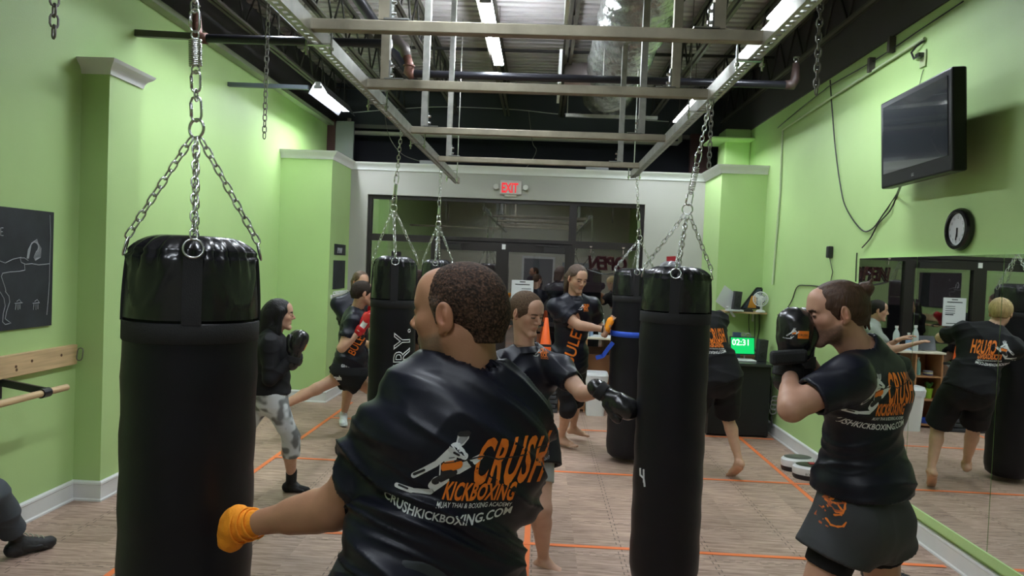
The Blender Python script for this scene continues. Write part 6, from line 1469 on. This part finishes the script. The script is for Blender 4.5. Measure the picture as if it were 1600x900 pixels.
# --- blond man behind the front right bag
ZB = 6.45
px = 1.62
pe = person('blond man in black T-shirt and long shorts, mostly hidden behind right bag', dict(
    pel=(1.58, 6.46, .96), nb=(1.40, 6.52, 1.40), hd=(1.30, 6.56, 1.57), cf=(-.45, .95), pf=(-.3, .9), hf=(-.6, .9, -.2), s=.99, w=1.06,
    wl=V3(1.10, 6.85, 1.35), wr=V3(1.42, 6.95, 1.4), el_p=(-.7, -.1, -1), er_p=(1, -.1, -.5), al=V3(1.36, 6.85, .09), ar=V3(1.82, 6.55, .16), kl_p=(-.4, 1, 0), kr_p=(-.2, 1, .2), tl=(-.5, .9, 0), tr=(-.3, .9, -.75), ur=(.1, .6, .6), h=.009, hh=.005, fh=.005,
    skin=(.60, .37, .25), hair=(.42, .30, .13), brow=(.3, .2, .1), style='bowl', hand_l=((-.3, .8, .3), (-.4, 0, 1), 1.0), hand_r=((-.3, .8, .3), (.4, 0, 1), 1.0),
    shirt=dict(m=SHIRTM, h=.008, g=.018, hem=.10, sleeve=.72, rs=.072, amp=.010), bottom=dict(m=SHIRTM, len=.98, g=.026, flare=.03)))
print_on(pe['shirt'], scaled(shirt_items(), 1.05), V3(1.52, 6.2, 1.25), nrm(V3(1, .45, 0)), nrm(V3(-.25, 0, 1)), (-.45, 1, 0))
# --- man in grey T-shirt behind the bags (mirror)
person('man in grey T-shirt with arms out, seen only in the mirror', dict(
    pel=(1.68, 8.35, .86), nb=(1.62, 8.3, 1.32), hd=(1.57, 8.28, 1.48), cf=(-1, -.35), hf=(-1, -.3, -.1), s=.94, wl=V3(1.30, 8.0, 1.15), wr=V3(1.32, 8.25, 1.18), el_p=(0, 0, -1), er_p=(0, 0, -1),
    al=V3(1.7, 8.1, .09), ar=V3(1.72, 8.45, .09), kl_p=(-1, -.2, 0), kr_p=(-1, 0, 0), tl=(-1, -.3, 0), tr=(-1, 0, 0), h=.011, hh=.007, skin=(.45, .26, .17), hair=(.02, .015, .012), style='short', hand_l=((-1, -.3, .4), (.5, 0, 1), .2), hand_r=((-1, -.1, .4), (.5, 0, 1), .2),
    shirt=dict(m=mat('grey cotton', (.24, .26, .23), .8), h=.009, hem=.1, sleeve=.65, amp=.01), bottom=dict(m=SHIRTM, len=.9, flare=.02)))
# --- visitor sitting by the left wall: only the lower leg and shoe are in the photo
ankle = NP(27, 872, 4.12) 
ankle[2] = .10
ps = person('seated person at lower left corner, only dark trouser leg and black shoe showing', dict(
    pel=(-2.98, 3.48, .50), nb=(-2.99, 3.38, 1.02), hd=(-2.98, 3.42, 1.20), cf=(.1, 1), pf=(.1, 1), hf=(.3, 1, 0), s=.98, wl=(-3.12, 3.55, .60), wr=(-2.8, 3.5, .60), el_p=(-.3, -.5, -1), er_p=(.5, -.5, -1),
    al=ankle + V3(-.10, -.28, 0), ar=ankle, kl_p=(0, .5, 1), kr_p=(-.2, .5, 1), tl=(.2, 1, 0), tr=(.55, .8, -.05), h=.010, hh=.007, skin=(.5, .3, .2), hair=(.03, .02, .015), style='short', footr=(.012, .012, .012), footl=(.012, .012, .012), hand_l=((.2, 1, -.2), (0, 0, 1), .6), hand_r=((0, 1, -.2), (0, 0, 1), .6),
    shirt=dict(m=SHIRTM, h=.010, hem=.02, sleeve=.65, amp=.008), bottom=dict(m=mat('slate jersey', (.045, .055, .065), .85), len=1.80, g=.022, flare=.0, amp=.012, name='trousers', h=.008)))
J = ps['J']; t = nrm(V3(.55, .8, 0)); SH = mat('black shoe', (.014, .014, .015), .6)
sh = capsule_child('shoe', SH, ps['e'], [(J['ar'] + V3(0, 0, -.01), J['ar'] + V3(0, 0, -.05), .043, .045), (J['ar'] - t * .03 + V3(0, 0, -.055), J['ar'] + t * .17 + V3(0, 0, -.062), .040, .036), (J['ar'] + V3(0, 0, -.02), J['ar'] + t * .12 + V3(0, 0, -.055), .040, .034)], .004, .003, cuts=[(V3(0, 0, .004), V3(0, 0, -1))])
mb = MB()
for k in range(4): c = J['ar'] + t * (.045 + .028 * k) + V3(0, 0, .016 - .012 * k); sd_ = V3(-t[1], t[0], 0); mb.tube([c - sd_ * .028, c + V3(0, 0, .006), c + sd_ * .028], .0035, 5)
mb.build('laces', mat('lime grey lace', (.35, .38, .30), .8), sh)
tag(MB().box((-3.25, 3.14, .34), (-2.80, 3.60, .38)).box((-3.23, 3.18, 0), (-3.19, 3.22, .34)).box((-2.84, 3.18, 0), (-2.80, 3.22, .34)).box((-3.23, 3.54, 0), (-3.19, 3.58, .34)).box((-2.84, 3.54, 0), (-2.80, 3.58, .34)).build('bench', OAK), 'low wooden bench beyond the left edge of the photo', 'bench')
# --- spare black gloves on the floor by the mirrors
for k, (px_, py_, Yy, f_, lb) in enumerate(((1395, 868, 4.38, (-.7, .5, 0), 'black boxing glove on the floor behind the bun haired man, left one of two'), (1432, 872, 4.30, (.8, -.5, 0), 'black boxing glove on the floor behind the bun haired man, right one of two'))):
    c = V3(*NP(px_, py_, Yy)[:2], .055); e = thing('spare_glove', c, lb, 'glove'); glove(c, frame(f_, (0, 0, 1) if k == 0 else (.3, .2, 1)), 1 - 2 * k, None, e, s=1.0, h=.005)
